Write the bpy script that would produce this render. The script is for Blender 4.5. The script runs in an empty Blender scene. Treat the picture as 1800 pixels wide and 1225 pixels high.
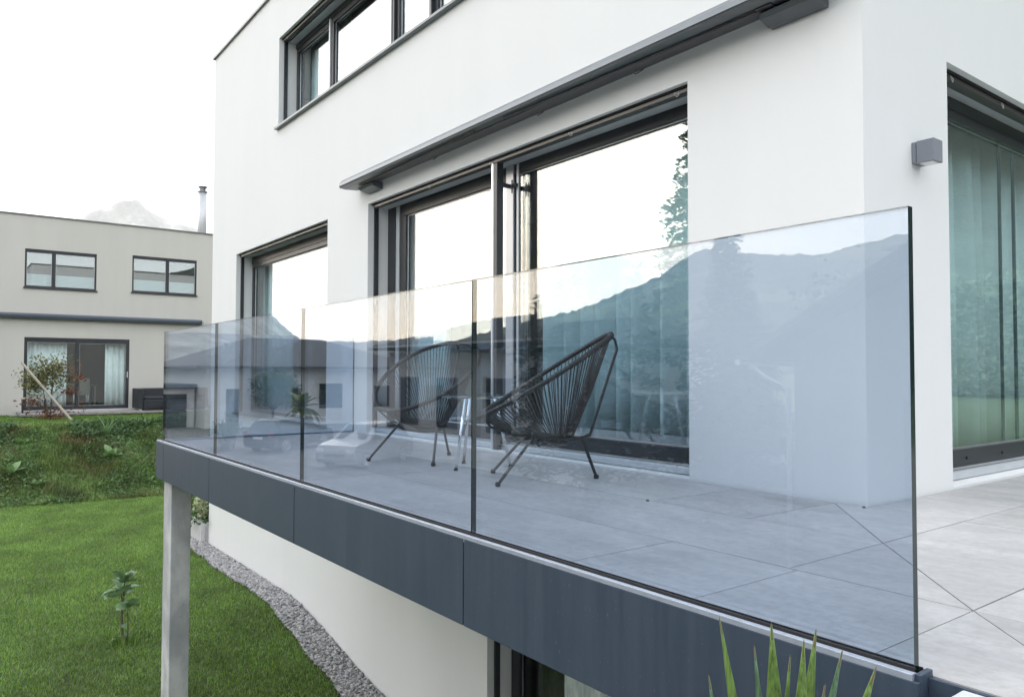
import bpy, math, random
import numpy as np
from math import radians as R, sin, cos, pi
from mathutils import Vector, Matrix, noise as mnoise

random.seed(7); RNG = np.random.default_rng(7)
sc = bpy.context.scene
col = sc.collection

# ------------------------------------------------------------------ camera
cam_d = bpy.data.cameras.new("camera"); cam = bpy.data.objects.new("camera", cam_d); col.objects.link(cam)
YAW, PITCH, ROLL = R(52.82), R(1.765), R(0.12)
fw = Vector((-sin(YAW)*cos(PITCH), cos(YAW)*cos(PITCH), sin(PITCH)))
rt = Vector((cos(YAW), sin(YAW), 0)); up = rt.cross(fw)
rt, up = rt*cos(ROLL)+up*sin(ROLL), -rt*sin(ROLL)+up*cos(ROLL)
cam.matrix_world = Matrix(((rt.x, up.x, -fw.x, 0), (rt.y, up.y, -fw.y, 0), (rt.z, up.z, -fw.z, .635), (0, 0, 0, 1)))
cam_d.sensor_width = 36; cam_d.lens = 1335/1800*36
cam_d.clip_start = .05; cam_d.clip_end = 60000
sc.camera = cam

# ------------------------------------------------------------------ sky, sun, exposure
SUN_EL, SUN_AZ = R(12), R(228)          # azimuth clockwise from +Y
world = bpy.data.worlds.new("World"); sc.world = world; world.use_nodes = True
wn = world.node_tree; wn.nodes.clear()
sky = wn.nodes.new("ShaderNodeTexSky"); sky.sky_type = 'NISHITA'; sky.sun_disc = False
sky.sun_elevation = SUN_EL; sky.sun_rotation = SUN_AZ
sky.air_density = 1.0; sky.dust_density = 3.0; sky.ozone_density = 1.0; sky.altitude = 600
bg = wn.nodes.new("ShaderNodeBackground"); bg.inputs[1].default_value = .15
wo = wn.nodes.new("ShaderNodeOutputWorld")
veil = wn.nodes.new("ShaderNodeMix"); veil.data_type = 'RGBA'; veil.inputs[0].default_value = .72      # thin even white cloud veil over the whole sky
veil.inputs[7].default_value = (6.85, 7.0, 7.2, 1); wn.links.new(sky.outputs[0], veil.inputs[6]); wn.links.new(veil.outputs[2], bg.inputs[0]); wn.links.new(bg.outputs[0], wo.inputs[0])
sun_d = bpy.data.lights.new("sun", 'SUN'); sun_d.energy = .8; sun_d.angle = R(70); sun_d.color = (1, .97, .93)
sun = bpy.data.objects.new("sun", sun_d); col.objects.link(sun)
to_sun = Vector((sin(SUN_AZ)*cos(SUN_EL), cos(SUN_AZ)*cos(SUN_EL), sin(SUN_EL)))
sun.rotation_euler = to_sun.to_track_quat('Z', 'Y').to_euler(); sun.location = (0, -20, 40)
vs = sc.view_settings; vs.view_transform = 'Standard'; vs.look = 'None'; vs.gamma = 1; vs.use_curve_mapping = False
vs.exposure = 1.45
sc.cycles.transparent_max_bounces = 24; sc.cycles.max_bounces = 6; sc.cycles.diffuse_bounces = 3
sc.cycles.glossy_bounces = 3; sc.cycles.transmission_bounces = 4

# ------------------------------------------------------------------ materials
MATS = {}
def mat(name, color, rough=.6, metal=0., spec=.5):
    if name in MATS: return MATS[name]
    m = bpy.data.materials.new(name); m.use_nodes = True
    b = m.node_tree.nodes["Principled BSDF"]
    b.inputs["Base Color"].default_value = (*color, 1); b.inputs["Roughness"].default_value = rough
    b.inputs["Metallic"].default_value = metal; b.inputs["Specular IOR Level"].default_value = spec
    MATS[name] = m; return m
def nodes(m): return m.node_tree.nodes, m.node_tree.links, m.node_tree.nodes["Principled BSDF"]
def coords(m, scale=(1, 1, 1), kind="Object"):
    n, l, b = nodes(m)
    tc = n.new("ShaderNodeNewGeometry" if kind == "World" else "ShaderNodeTexCoord"); mp = n.new("ShaderNodeMapping"); mp.inputs["Scale"].default_value = scale
    l.new(tc.outputs["Position" if kind == "World" else kind], mp.inputs["Vector"]); return mp.outputs[0]
def noise_tex(m, vec, scale, detail=4, rough=.55):
    n, l, b = nodes(m); t = n.new("ShaderNodeTexNoise"); t.inputs["Scale"].default_value = scale
    t.inputs["Detail"].default_value = detail; t.inputs["Roughness"].default_value = rough
    l.new(vec, t.inputs["Vector"]); return t.outputs["Fac"]
def ramp(m, fac, stops):
    n, l, b = nodes(m); r = n.new("ShaderNodeValToRGB"); l.new(fac, r.inputs[0])
    e = r.color_ramp.elements
    while len(e) < len(stops): e.new(.5)
    for el, (p, c) in zip(e, stops): el.position = p; el.color = (*c, 1)
    return r.outputs[0]
def mixc(m, fac, a, b_, mode='MIX'):
    n, l, b = nodes(m); x = n.new("ShaderNodeMix"); x.data_type = 'RGBA'; x.blend_type = mode
    if isinstance(fac, float): x.inputs[0].default_value = fac
    else: l.new(fac, x.inputs[0])
    for k, v in ((6, a), (7, b_)):
        if isinstance(v, tuple): x.inputs[k].default_value = (*v, 1)
        else: l.new(v, x.inputs[k])
    return x.outputs[2]
def setcol(m, sock): n, l, b = nodes(m); l.new(sock, b.inputs["Base Color"])
def setrough(m, fac, lo, hi):
    n, l, b = nodes(m); r = n.new("ShaderNodeMapRange"); r.inputs[3].default_value = lo; r.inputs[4].default_value = hi
    l.new(fac, r.inputs[0]); l.new(r.outputs[0], b.inputs["Roughness"])
def bump(m, fac, strength=.3, dist=.01):
    n, l, b = nodes(m); bp = n.new("ShaderNodeBump"); bp.inputs["Strength"].default_value = strength; bp.inputs["Distance"].default_value = dist
    l.new(fac, bp.inputs["Height"]); l.new(bp.outputs[0], b.inputs["Normal"])
def variation(name, color, amp, scale, rough=.6, metal=0., bstr=0, bscale=200, bdist=.002, spec=.5, stretch=(1, 1, 1), kind="World"):
    if name in MATS: return MATS[name]
    m = mat(name, color, rough, metal, spec); v = coords(m, stretch, kind)
    f = noise_tex(m, v, scale, 5)
    lo = tuple(max(0, c*(1-amp)) for c in color); hi = tuple(min(1, c*(1+amp)) for c in color)
    setcol(m, ramp(m, f, [(.3, lo), (.7, hi)]))
    if bstr: bump(m, noise_tex(m, v, bscale, 3), bstr, bdist)
    return m

# rendered walls: white stucco with a fine grain and very faint weathering streaks
def stucco(name, color, amp=.025):
    m = mat(name, color, .92, 0, .2); v = coords(m, kind="World"); v2 = coords(m, (2.2, 2.2, .25), "World")
    f = noise_tex(m, v2, 1.3, 6); g = noise_tex(m, v, .35, 3)
    lo = tuple(c*(1-amp*1.6) for c in color)
    c1 = ramp(m, f, [(.3, lo), (.65, color)])
    setcol(m, mixc(m, g, c1, tuple(c*(1-amp) for c in color)))
    bump(m, noise_tex(m, v, 230, 3, .7), .35, .003); return m
M_white = stucco("white_stucco", (.70, .71, .715))
M_grey = stucco("greige_stucco", (.57, .55, .515), .05)
M_whiteB = stucco("off_white_render", (.78, .77, .75), .05)
M_frame = mat("anthracite_frame", (.022, .025, .031), .38)
M_alu = variation("brushed_aluminium", (.62, .64, .68), .06, 30, .32, .85, stretch=(1, 1, 1))
M_chrome = mat("chrome", (.8, .81, .83), .12, 1)
M_seal = mat("black_rubber", (.012, .012, .014), .7)
M_strip = variation("pale_metal_strip", (.5, .53, .56), .05, 8, .42, .3)
# fascia: powder coated sheet with dust and faint vertical run marks
M_fascia = mat("slate_powder_coat", (.045, .06, .088), .42, 0, .36)
_v = coords(M_fascia, (26, 26, 1.6), "World"); _f = noise_tex(M_fascia, _v, 1, 5)
_v2 = coords(M_fascia, (90, 90, 42), "World"); _g = noise_tex(M_fascia, _v2, 1, 2)
_c = ramp(M_fascia, _f, [(.35, (.036, .052, .08)), (.72, (.048, .066, .096))])
_d = ramp(M_fascia, _g, [(.66, (0, 0, 0)), (.76, (1, 1, 1))])
setcol(M_fascia, mixc(M_fascia, _d, _c, (.08, .10, .13))); setrough(M_fascia, _f, .34, .5)
M_awn = variation("awning_grey_paint", (.075, .085, .095), .08, 6, .33)
M_awn_light = variation("sill_and_sky_sheen_paint", (.13, .15, .17), .05, 6, .3)  # sky sheen of the awning's top put into the colour; also the sills' paint
# terrace tiles: cement look porcelain; every tile shifted by its own random value
M_tile = mat("cement_tile", (.45, .45, .46), .5, 0, .4)
n_, l_, b_ = nodes(M_tile)
oi = n_.new("ShaderNodeObjectInfo"); tc = n_.new("ShaderNodeNewGeometry"); ad = n_.new("ShaderNodeVectorMath"); ad.operation = 'ADD'
sc3 = n_.new("ShaderNodeVectorMath"); sc3.operation = 'SCALE'; sc3.inputs[0].default_value = (37, 19, 11); l_.new(oi.outputs["Random"], sc3.inputs["Scale"])
l_.new(tc.outputs["Position"], ad.inputs[0]); l_.new(sc3.outputs[0], ad.inputs[1])
mp = n_.new("ShaderNodeMapping"); mp.inputs["Scale"].default_value = (1.1, 3.2, 1); l_.new(ad.outputs[0], mp.inputs[0])
f1 = noise_tex(M_tile, mp.outputs[0], 2.2, 8, .62); f2 = noise_tex(M_tile, ad.outputs[0], 26, 6, .7); f3 = noise_tex(M_tile, ad.outputs[0], 1.1, 3)
c1 = ramp(M_tile, f1, [(.28, (.29, .285, .29)), (.5, (.39, .385, .39)), (.72, (.47, .465, .465))])
c2 = mixc(M_tile, ramp(M_tile, f2, [(.42, (0, 0, 0)), (.75, (.75, .75, .75))]), c1, (.27, .255, .25))
c3 = mixc(M_tile, ramp(M_tile, f3, [(.35, (0, 0, 0)), (.7, (.4, .4, .4))]), c2, (.47, .46, .455))
hs = n_.new("ShaderNodeHueSaturation"); mr = n_.new("ShaderNodeMapRange"); mr.inputs[3].default_value = .93; mr.inputs[4].default_value = 1.06
l_.new(oi.outputs["Random"], mr.inputs[0]); l_.new(mr.outputs[0], hs.inputs["Value"]); l_.new(c3, hs.inputs["Color"])
setcol(M_tile, hs.outputs[0]); setrough(M_tile, f2, .42, .6); bump(M_tile, f2, .12, .002)
M_joint = mat("joint_grey", (.06, .06, .065), .9)
# concrete post
M_conc = mat("cast_concrete", (.42, .43, .44), .85); v = coords(M_conc, (1, 1, .6), "World")
f1 = noise_tex(M_conc, v, 3.2, 7, .6); f2 = noise_tex(M_conc, v, 45, 3); vo = nodes(M_conc)[0].new("ShaderNodeTexVoronoi"); vo.inputs["Scale"].default_value = 16
nodes(M_conc)[1].new(coords(M_conc, kind="World"), vo.inputs["Vector"])
cc = ramp(M_conc, f1, [(.3, (.27, .28, .295)), (.5, (.38, .39, .405)), (.68, (.56, .565, .57))])
pit = ramp(M_conc, vo.outputs["Distance"], [(.04, (1, 1, 1)), (.075, (0, 0, 0))])
setcol(M_conc, mixc(M_conc, pit, cc, (.12, .125, .13))); bump(M_conc, f2, .25, .004)

def glass_mat(name, tint, f0, rough=0.0):
    """clear pane seen from both sides: Schlick reflection over tinted transmission on each face"""
    m = bpy.data.materials.new(name); m.use_nodes = True; n = m.node_tree.nodes; l = m.node_tree.links; n.clear()
    g = n.new("ShaderNodeNewGeometry"); d = n.new("ShaderNodeVectorMath"); d.operation = 'DOT_PRODUCT'
    l.new(g.outputs["Normal"], d.inputs[0]); l.new(g.outputs["Incoming"], d.inputs[1])
    a = n.new("ShaderNodeMath"); a.operation = 'ABSOLUTE'; l.new(d.outputs["Value"], a.inputs[0])
    s = n.new("ShaderNodeMath"); s.operation = 'SUBTRACT'; s.inputs[0].default_value = 1; s.use_clamp = True; l.new(a.outputs[0], s.inputs[1])
    p = n.new("ShaderNodeMath"); p.operation = 'POWER'; p.inputs[1].default_value = 5; l.new(s.outputs[0], p.inputs[0])
    k = n.new("ShaderNodeMath"); k.operation = 'MULTIPLY_ADD'; k.inputs[1].default_value = 1-f0; k.inputs[2].default_value = f0; l.new(p.outputs[0], k.inputs[0])
    t = n.new("ShaderNodeBsdfTransparent"); t.inputs[0].default_value = (*tint, 1)
    gl = n.new("ShaderNodeBsdfAnisotropic" if False else "ShaderNodeBsdfGlossy"); gl.inputs["Roughness"].default_value = rough; gl.inputs[0].default_value = (1, 1, 1, 1)
    mx = n.new("ShaderNodeMixShader"); l.new(k.outputs[0], mx.inputs[0]); l.new(t.outputs[0], mx.inputs[1]); l.new(gl.outputs[0], mx.inputs[2])
    o = n.new("ShaderNodeOutputMaterial"); l.new(mx.outputs[0], o.inputs[0]); MATS[name] = m; return m
M_glass = glass_mat("tinted_balustrade_glass", (.755, .815, .885), .078)
def dusty(m, amount):
    n = m.node_tree.nodes; l = m.node_tree.links; o = [x for x in n if x.type == 'OUTPUT_MATERIAL'][0]; src = o.inputs[0].links[0].from_socket
    g = n.new("ShaderNodeNewGeometry"); mp1 = n.new("ShaderNodeMapping"); mp1.inputs["Scale"].default_value = (9, 9, 1.4); l.new(g.outputs["Position"], mp1.inputs[0])
    t1 = n.new("ShaderNodeTexNoise"); t1.inputs["Scale"].default_value = 1.6; t1.inputs["Detail"].default_value = 6; l.new(mp1.outputs[0], t1.inputs["Vector"])
    t2 = n.new("ShaderNodeTexVoronoi"); t2.inputs["Scale"].default_value = 55; l.new(g.outputs["Position"], t2.inputs["Vector"])
    r2 = n.new("ShaderNodeMapRange"); r2.inputs[1].default_value = .10; r2.inputs[2].default_value = .02; r2.inputs[3].default_value = 0; r2.inputs[4].default_value = 1; l.new(t2.outputs["Distance"], r2.inputs[0])
    r1 = n.new("ShaderNodeMapRange"); r1.inputs[1].default_value = .45; r1.inputs[2].default_value = .8; r1.inputs[3].default_value = .15; r1.inputs[4].default_value = 1; l.new(t1.outputs["Fac"], r1.inputs[0])
    ml = n.new("ShaderNodeMath"); ml.operation = 'MULTIPLY_ADD'; l.new(r2.outputs[0], ml.inputs[0]); ml.inputs[1].default_value = .8; l.new(r1.outputs[0], ml.inputs[2])
    am = n.new("ShaderNodeMath"); am.operation = 'MULTIPLY'; am.inputs[1].default_value = amount; l.new(ml.outputs[0], am.inputs[0])
    df = n.new("ShaderNodeBsdfDiffuse"); df.inputs[0].default_value = (.6, .6, .58, 1); mx = n.new("ShaderNodeMixShader")
    l.new(am.outputs[0], mx.inputs[0]); l.new(src, mx.inputs[1]); l.new(df.outputs[0], mx.inputs[2]); l.new(mx.outputs[0], o.inputs[0])
dusty(M_glass, .010)
M_pane = glass_mat("coated_window_glass", (.92, .99, 1.0), .2)
M_paneN = glass_mat("window_glass", (.93, .96, .96), .05)
M_edge = mat("glass_edge", (.008, .02, .022), .12)

def leaf_mat(name, c, amp=.35, scale=9, trans=.25, rough=.5, stretch=(1, 1, 1)):
    m = variation(name, c, amp, scale, rough, 0, stretch=stretch)
    n, l, b = nodes(m); tr = n.new("ShaderNodeBsdfTranslucent"); mx = n.new("ShaderNodeMixShader"); mx.inputs[0].default_value = trans
    src = b.inputs["Base Color"].links[0].from_socket; l.new(src, tr.inputs[0])
    o = n["Material Output"]; l.new(b.outputs[0], mx.inputs[1]); l.new(tr.outputs[0], mx.inputs[2]); l.new(mx.outputs[0], o.inputs[0]); return m
M_turf = leaf_mat("mown_grass", (.165, .30, .06), .32, 1.3, .3)
n_, l_, b_ = nodes(M_turf); gi = n_.new("ShaderNodeNewGeometry"); old = b_.inputs["Base Color"].links[0].from_socket
pick = ramp(M_turf, gi.outputs["Random Per Island"], [(0, (.55, .6, .5)), (.45, (1, 1, 1)), (.85, (1.25, 1.12, 1.0)), (1, (1.9, 1.35, 1.5))])
mul = mixc(M_turf, 1.0, old, pick, 'MULTIPLY'); l_.new(mul, b_.inputs["Base Color"])
for nd_ in n_:
    if nd_.type == 'BSDF_TRANSLUCENT': l_.new(mul, nd_.inputs[0])
M_soil = variation("lawn_soil", (.06, .09, .03), .4, 4, .95, 0, .5, 60, .02)
M_bankg = leaf_mat("bank_grass", (.15, .235, .06), .6, 1.6, .3)
M_bankd = leaf_mat("dry_bank_grass", (.22, .19, .085), .4, 3, .25)
M_bankw = leaf_mat("clover_leaf", (.11, .20, .07), .45, 2.2, .25)
M_bsoil = variation("bank_soil", (.045, .05, .022), .55, 2.4, .95, 0, .6, 30, .05)
M_dock = leaf_mat("dock_leaf", (.16, .27, .10), .25, 14, .25)
M_fig = leaf_mat("fig_leaf", (.15, .25, .12), .35, 18, .25)
M_yucca = leaf_mat("yucca_leaf", (.17, .27, .07), .5, 26, .2, .45, (9, 9, .5))
M_yuccab = leaf_mat("yucca_leaf_blue", (.13, .23, .13), .5, 26, .2, .45, (9, 9, .5))
M_mapleg = leaf_mat("maple_leaf_green", (.15, .15, .05), .45, 7, .3)
M_mapler = leaf_mat("maple_leaf_red", (.21, .085, .05), .45, 7, .3)
M_bark = variation("bark", (.10, .08, .06), .3, 40, .9, 0, .5, 80, .004)
M_wood = variation("pale_timber", (.48, .42, .36), .2, 12, .8, stretch=(6, 6, 1))
M_deck = variation("weathered_deck", (.30, .28, .27), .25, 6, .8)
M_petal = leaf_mat("hydrangea_petal", (.68, .72, .48), .15, 20, .3)
M_hyleaf = leaf_mat("hydrangea_leaf", (.065, .13, .045), .4, 9, .25)
M_rattan = variation("black_rattan", (.018, .021, .027), .3, 60, .55, 0, .4, 120, .004)
M_cord = mat("dark_pvc_cord", (.03, .027, .028), .45)
M_black = mat("black_powder_coat", (.014, .016, .019), .42)
M_curt = variation("curtain_voile", (.82, .89, .89), .06, 5, .9, spec=.1)
M_curtg = variation("grey_curtain", (.85, .85, .86), .2, 14, .9, spec=.1, stretch=(5, 5, .6))
M_curtd = variation("dark_curtain", (.06, .062, .06), .2, 9, .9, spec=.1, stretch=(5, 5, .6))
M_inner = mat("room_wall", (.16, .155, .16), .9)
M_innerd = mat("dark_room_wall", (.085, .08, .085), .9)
M_floor = variation("room_floor", (.2, .17, .15), .2, 3, .5)
M_roofA = variation("grey_roof_tile", (.09, .085, .085), .25, 3, .8)
M_conif = leaf_mat("spruce_needles", (.04, .075, .04), .4, 2, .15)
M_decid = leaf_mat("broadleaf_crown", (.09, .14, .045), .4, 2, .25)
M_hedge = leaf_mat("hedge_leaf", (.14, .20, .125), .5, 3, .2)
M_tyre = mat("tyre", (.012, .012, .012), .8)

# ------------------------------------------------------------------ mesh helpers
class MB:
    def __init__(s): s.v = []; s.f = []
    def add(s, verts, faces):
        o = len(s.v); s.v += [tuple(p) for p in verts]; s.f += [tuple(i+o for i in q) for q in faces]; return s
    def box(s, x0, x1, y0, y1, z0, z1):
        if x0 > x1: x0, x1 = x1, x0
        if y0 > y1: y0, y1 = y1, y0
        if z0 > z1: z0, z1 = z1, z0
        return s.add([(x0, y0, z0), (x1, y0, z0), (x1, y1, z0), (x0, y1, z0), (x0, y0, z1), (x1, y0, z1), (x1, y1, z1), (x0, y1, z1)],
                     [(0, 3, 2, 1), (4, 5, 6, 7), (0, 1, 5, 4), (1, 2, 6, 5), (2, 3, 7, 6), (3, 0, 4, 7)])
    def prism(s, poly, axis, a, b):
        """poly in the two other axes (cyclic order), extruded from a to b along axis"""
        n = len(poly); vs = []
        for t in (a, b):
            for p in poly:
                vs.append((t, p[0], p[1]) if axis == 0 else (p[0], t, p[1]) if axis == 1 else (p[0], p[1], t))
        fs = [tuple(range(n-1, -1, -1)), tuple(range(n, 2*n))]+[(i, (i+1) % n, (i+1) % n+n, i+n) for i in range(n)]
        return s.add(vs, fs)
    def tube(s, pts, rad, n=8, closed=False, cap=True):
        pts = [Vector(p) for p in pts]; m = len(pts); rads = rad if isinstance(rad, (list, tuple)) else [rad]*m
        rings = []; ref = None
        for i, p in enumerate(pts):
            if closed: t = pts[(i+1) % m]-pts[i-1]
            else: t = pts[min(i+1, m-1)]-pts[max(i-1, 0)]
            t.normalize()
            if ref is None: ref = Vector((0, 0, 1)) if abs(t.z) < .9 else Vector((1, 0, 0))
            a = (ref-t*ref.dot(t)); a.normalize(); ref = a; b = t.cross(a)
            rings.append([p+(a*cos(2*pi*k/n)+b*sin(2*pi*k/n))*rads[i] for k in range(n)])
        vs = [q for r in rings for q in r]; fs = []
        for i in range(m if closed else m-1):
            j = (i+1) % m
            for k in range(n): fs.append((i*n+k, i*n+(k+1) % n, j*n+(k+1) % n, j*n+k))
        if cap and not closed: fs += [tuple(range(n-1, -1, -1)), tuple((m-1)*n+k for k in range(n))]
        return s.add(vs, fs)
    def lathe(s, prof, cx, cy, n=20):
        m = len(prof); vs = [(cx+r*cos(2*pi*k/n), cy+r*sin(2*pi*k/n), z) for r, z in prof for k in range(n)]
        fs = [(i*n+k, i*n+(k+1) % n, (i+1)*n+(k+1) % n, (i+1)*n+k) for i in range(m-1) for k in range(n)]
        fs += [tuple(range(n-1, -1, -1)), tuple((m-1)*n+k for k in range(n))]
        return s.add(vs, fs)
    def blob(s, c, r, seed=0, n=10, amp=.25):
        vs = []; fs = []
        for i in range(n+1):
            th = pi*i/n
            for k in range(n*2):
                ph = pi*k/n; d = Vector((sin(th)*cos(ph), sin(th)*sin(ph), cos(th)))
                q = 1+amp*mnoise.noise(d*2.3+Vector((seed, seed*.7, 0)))
                vs.append((c[0]+d.x*r[0]*q, c[1]+d.y*r[1]*q, c[2]+d.z*r[2]*q))
        m = n*2
        for i in range(n):
            for k in range(m): fs.append((i*m+k, (i+1)*m+k, (i+1)*m+(k+1) % m, i*m+(k+1) % m))
        return s.add(vs, fs)
    def build(s, name, material, parent=None, local=False, bevel=0, smooth=False):
        loc = Vector((0, 0, 0))
        if parent is not None and not local:
            q = parent
            while q: loc += q.location; q = q.parent
        elif parent is None and not local and s.v:
            a = np.array(s.v); loc = Vector(((a[:, 0].min()+a[:, 0].max())/2, (a[:, 1].min()+a[:, 1].max())/2, a[:, 2].min()))
        me = bpy.data.meshes.new(name)
        me.from_pydata([(x-loc.x, y-loc.y, z-loc.z) for x, y, z in s.v], [], s.f); me.update()
        if smooth: me.polygons.foreach_set("use_smooth", [True]*len(me.polygons))
        if material: me.materials.append(material)
        o = bpy.data.objects.new(name, me); col.objects.link(o)
        if parent: o.parent = parent
        elif not local: o.location = loc
        if bevel:
            b = o.modifiers.new("bevel", 'BEVEL'); b.width = bevel; b.segments = 2; b.limit_method = 'ANGLE'; b.angle_limit = R(40)
        return o
def raw(name, V, F, material, parent=None, kind=None, smooth=False):
    """big numpy meshes; F is (n,3) or (n,4)"""
    V = np.asarray(V, np.float32); F = np.asarray(F, np.int32); me = bpy.data.meshes.new(name)
    me.vertices.add(len(V)); me.vertices.foreach_set("co", V.ravel()); k = F.shape[1]
    me.loops.add(F.size); me.loops.foreach_set("vertex_index", F.ravel())
    me.polygons.add(len(F)); me.polygons.foreach_set("loop_start", np.arange(0, F.size, k, dtype=np.int32))
    me.update(calc_edges=True); me.validate()
    if smooth: me.polygons.foreach_set("use_smooth", [True]*len(me.polygons))
    me.materials.append(material); o = bpy.data.objects.new(name, me); col.objects.link(o)
    if parent: o.parent = parent
    if kind: o["kind"] = kind
    return o
def tag(o, label=None, cat=None, group=None, kind=None):
    if label: o["label"] = label
    if cat: o["category"] = cat
    if group: o["group"] = group
    if kind: o["kind"] = kind
    return o
def thing(name, label, cat, loc=(0, 0, 0), rz=0, group=None):
    o = bpy.data.objects.new(name, None); col.objects.link(o); o.location = loc; o.rotation_euler = (0, 0, rz); o.empty_display_size = .2
    return tag(o, label, cat, group)
def bx(name, m, parent, *b, bevel=0): return MB().box(*b).build(name, m, parent, bevel=bevel)
def copy_tree(o, parent=None):
    c = o.copy(); col.objects.link(c)
    if parent: c.parent = parent
    for ch in o.children: copy_tree(ch, c)
    return c

def wall_holes(mb, axis, outer, thick, u0, u1, z0, z1, holes, cap=True):
    """wall sheet with real openings. axis 1: outer face at y=outer, u is x, thickness toward +y; axis 0: outer face x=outer, u is y, thickness sign given"""
    us = sorted({u0, u1, *[h[0] for h in holes], *[h[1] for h in holes]}); zs = sorted({z0, z1, *[h[2] for h in holes], *[h[3] for h in holes]})
    inner = outer+thick
    P = (lambda u, z, d: (u, d, z)) if axis == 1 else (lambda u, z, d: (d, u, z))
    def hole(u, z): return any(h[0] < u < h[1] and h[2] < z < h[3] for h in holes)
    for a, b in zip(us, us[1:]):
        for c, d in zip(zs, zs[1:]):
            if hole((a+b)/2, (c+d)/2): continue
            for q in (outer, inner): mb.add([P(a, c, q), P(b, c, q), P(b, d, q), P(a, d, q)], [(0, 1, 2, 3)])
    for h in holes:
        for (a, c), (b, d) in (((h[0], h[2]), (h[1], h[2])), ((h[1], h[2]), (h[1], h[3])), ((h[1], h[3]), (h[0], h[3])), ((h[0], h[3]), (h[0], h[2]))):
            mb.add([P(a, c, outer), P(b, d, outer), P(b, d, inner), P(a, c, inner)], [(0, 1, 2, 3)])
    if cap:
        for (a, c), (b, d) in (((u0, z0), (u1, z0)), ((u1, z0), (u1, z1)), ((u1, z1), (u0, z1)), ((u0, z1), (u0, z0))):
            mb.add([P(a, c, outer), P(b, d, outer), P(b, d, inner), P(a, c, inner)], [(0, 1, 2, 3)])
    return mb

# ------------------------------------------------------------------ terrain
def sstep(a, b, x):
    t = np.clip((x-a)/(b-a), 0, 1); return t*t*(3-2*t)
def lawn_z(x, y):
    x = np.asarray(x, float); y = np.asarray(y, float)
    z = -2.2-.42*sstep(-9.5, -6.4, x)
    z = z+1.75*sstep(-5.2, -1.6, x)*sstep(2.3, 1.3, y)             # mound below the camera side
    z = z+.05*np.sin(x*.9)*np.cos(y*.7)*sstep(3.2, 1.5, y)
    z = z-.55*sstep(-3.0, -5.4, y)*(1+1.6*sstep(-5.2, -1.6, x))                                    # falls to the paved court
    return z
def grid(x0, x1, y0, y1, nx, ny, fz):
    X, Y = np.meshgrid(np.linspace(x0, x1, nx), np.linspace(y0, y1, ny), indexing='ij'); Z = fz(X, Y)
    V = np.stack([X, Y, Z], -1).reshape(-1, 3); i = np.arange(nx*ny).reshape(nx, ny)
    F = np.stack([i[:-1, :-1], i[1:, :-1], i[1:, 1:], i[:-1, 1:]], -1).reshape(-1, 4); return V, F
M_field = variation("meadow_fields", (.20, .19, .075), .45, .006, .95, 0)
M_pave = mat("concrete_paver", (.17, .17, .18), .8); v = coords(M_pave, (1, 1, 1), "World")
bt = nodes(M_pave)[0].new("ShaderNodeTexBrick"); nodes(M_pave)[1].new(v, bt.inputs["Vector"]); bt.inputs["Scale"].default_value = 1
for k, val in (("Color1", (.19, .19, .20, 1)), ("Color2", (.14, .14, .15, 1)), ("Mortar", (.07, .07, .07, 1))): bt.inputs[k].default_value = val
bt.inputs["Brick Width"].default_value = .4; bt.inputs["Row Height"].default_value = .2; bt.inputs["Mortar Size"].default_value = .02
setcol(M_pave, bt.outputs[0])
V, F = grid(-8400, 8400, -8400, 8400, 2, 2, lambda x, y: x*0-3.2); tag(raw("ground", V, F, M_field), kind="structure")
V, F = grid(-75, 25, -60, 3.0, 2, 2, lambda x, y: x*0-3.0); tag(raw("driveway", V, F, M_pave), kind="structure")
V, F = grid(-19.2, 1.5, -5.4, 3.58, 140, 60, lawn_z); tag(raw("lawn", V, F, M_soil, smooth=True), kind="structure")
V, F = grid(-19.2, -12.95, 3.58, 14, 40, 40, lambda x, y: lawn_z(x, y*0+3.58)); tag(raw("side_lawn", V, F, M_soil, smooth=True), kind="structure")
def court_fall(x, y, z):      # the plot ends in a slope down to the court
    yb = 1.3+.221*(np.asarray(x, float)+7.6); k = sstep(yb, yb+1.3, np.asarray(y, float)); return -3.15*(1-k)+z*k
def bank_z(x, y):
    t = np.clip((-18.7-np.asarray(x, float))/3.6, 0, 1); s = np.where(t < .12, t*.5, .06+(t-.12)*(.96-.06)/.80); s = np.where(t > .92, .96+(t-.92)*.5, s)
    n = .07*np.sin(3.1*x+1.7*y)+.06*np.sin(2.3*y-1.2*x)+.05*np.sin(5.3*y+.7)
    return court_fall(x, y, -2.23+1.47*np.clip(s, 0, 1)+n*np.sin(pi*np.clip(t, 0, 1)))
V, F = grid(-22.3, -18.6, -4, 15, 50, 190, bank_z); tag(raw("bank", V, F, M_bsoil, smooth=True), kind="structure")
V, F = grid(-45, -22.25, -10, 40, 20, 180, lambda x, y: court_fall(x, y, x*0-.755)); tag(raw("neighbour_lawn", V, F, M_soil), kind="structure")
V, F = grid(-1.85, 60, 6.75, 24.5, 4, 4, lambda x, y: x*0-.06); tag(raw("upper_lawn", V, F, variation("far_lawn", (.07, .12, .045), .35, 3, .9)), kind="structure")

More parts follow.
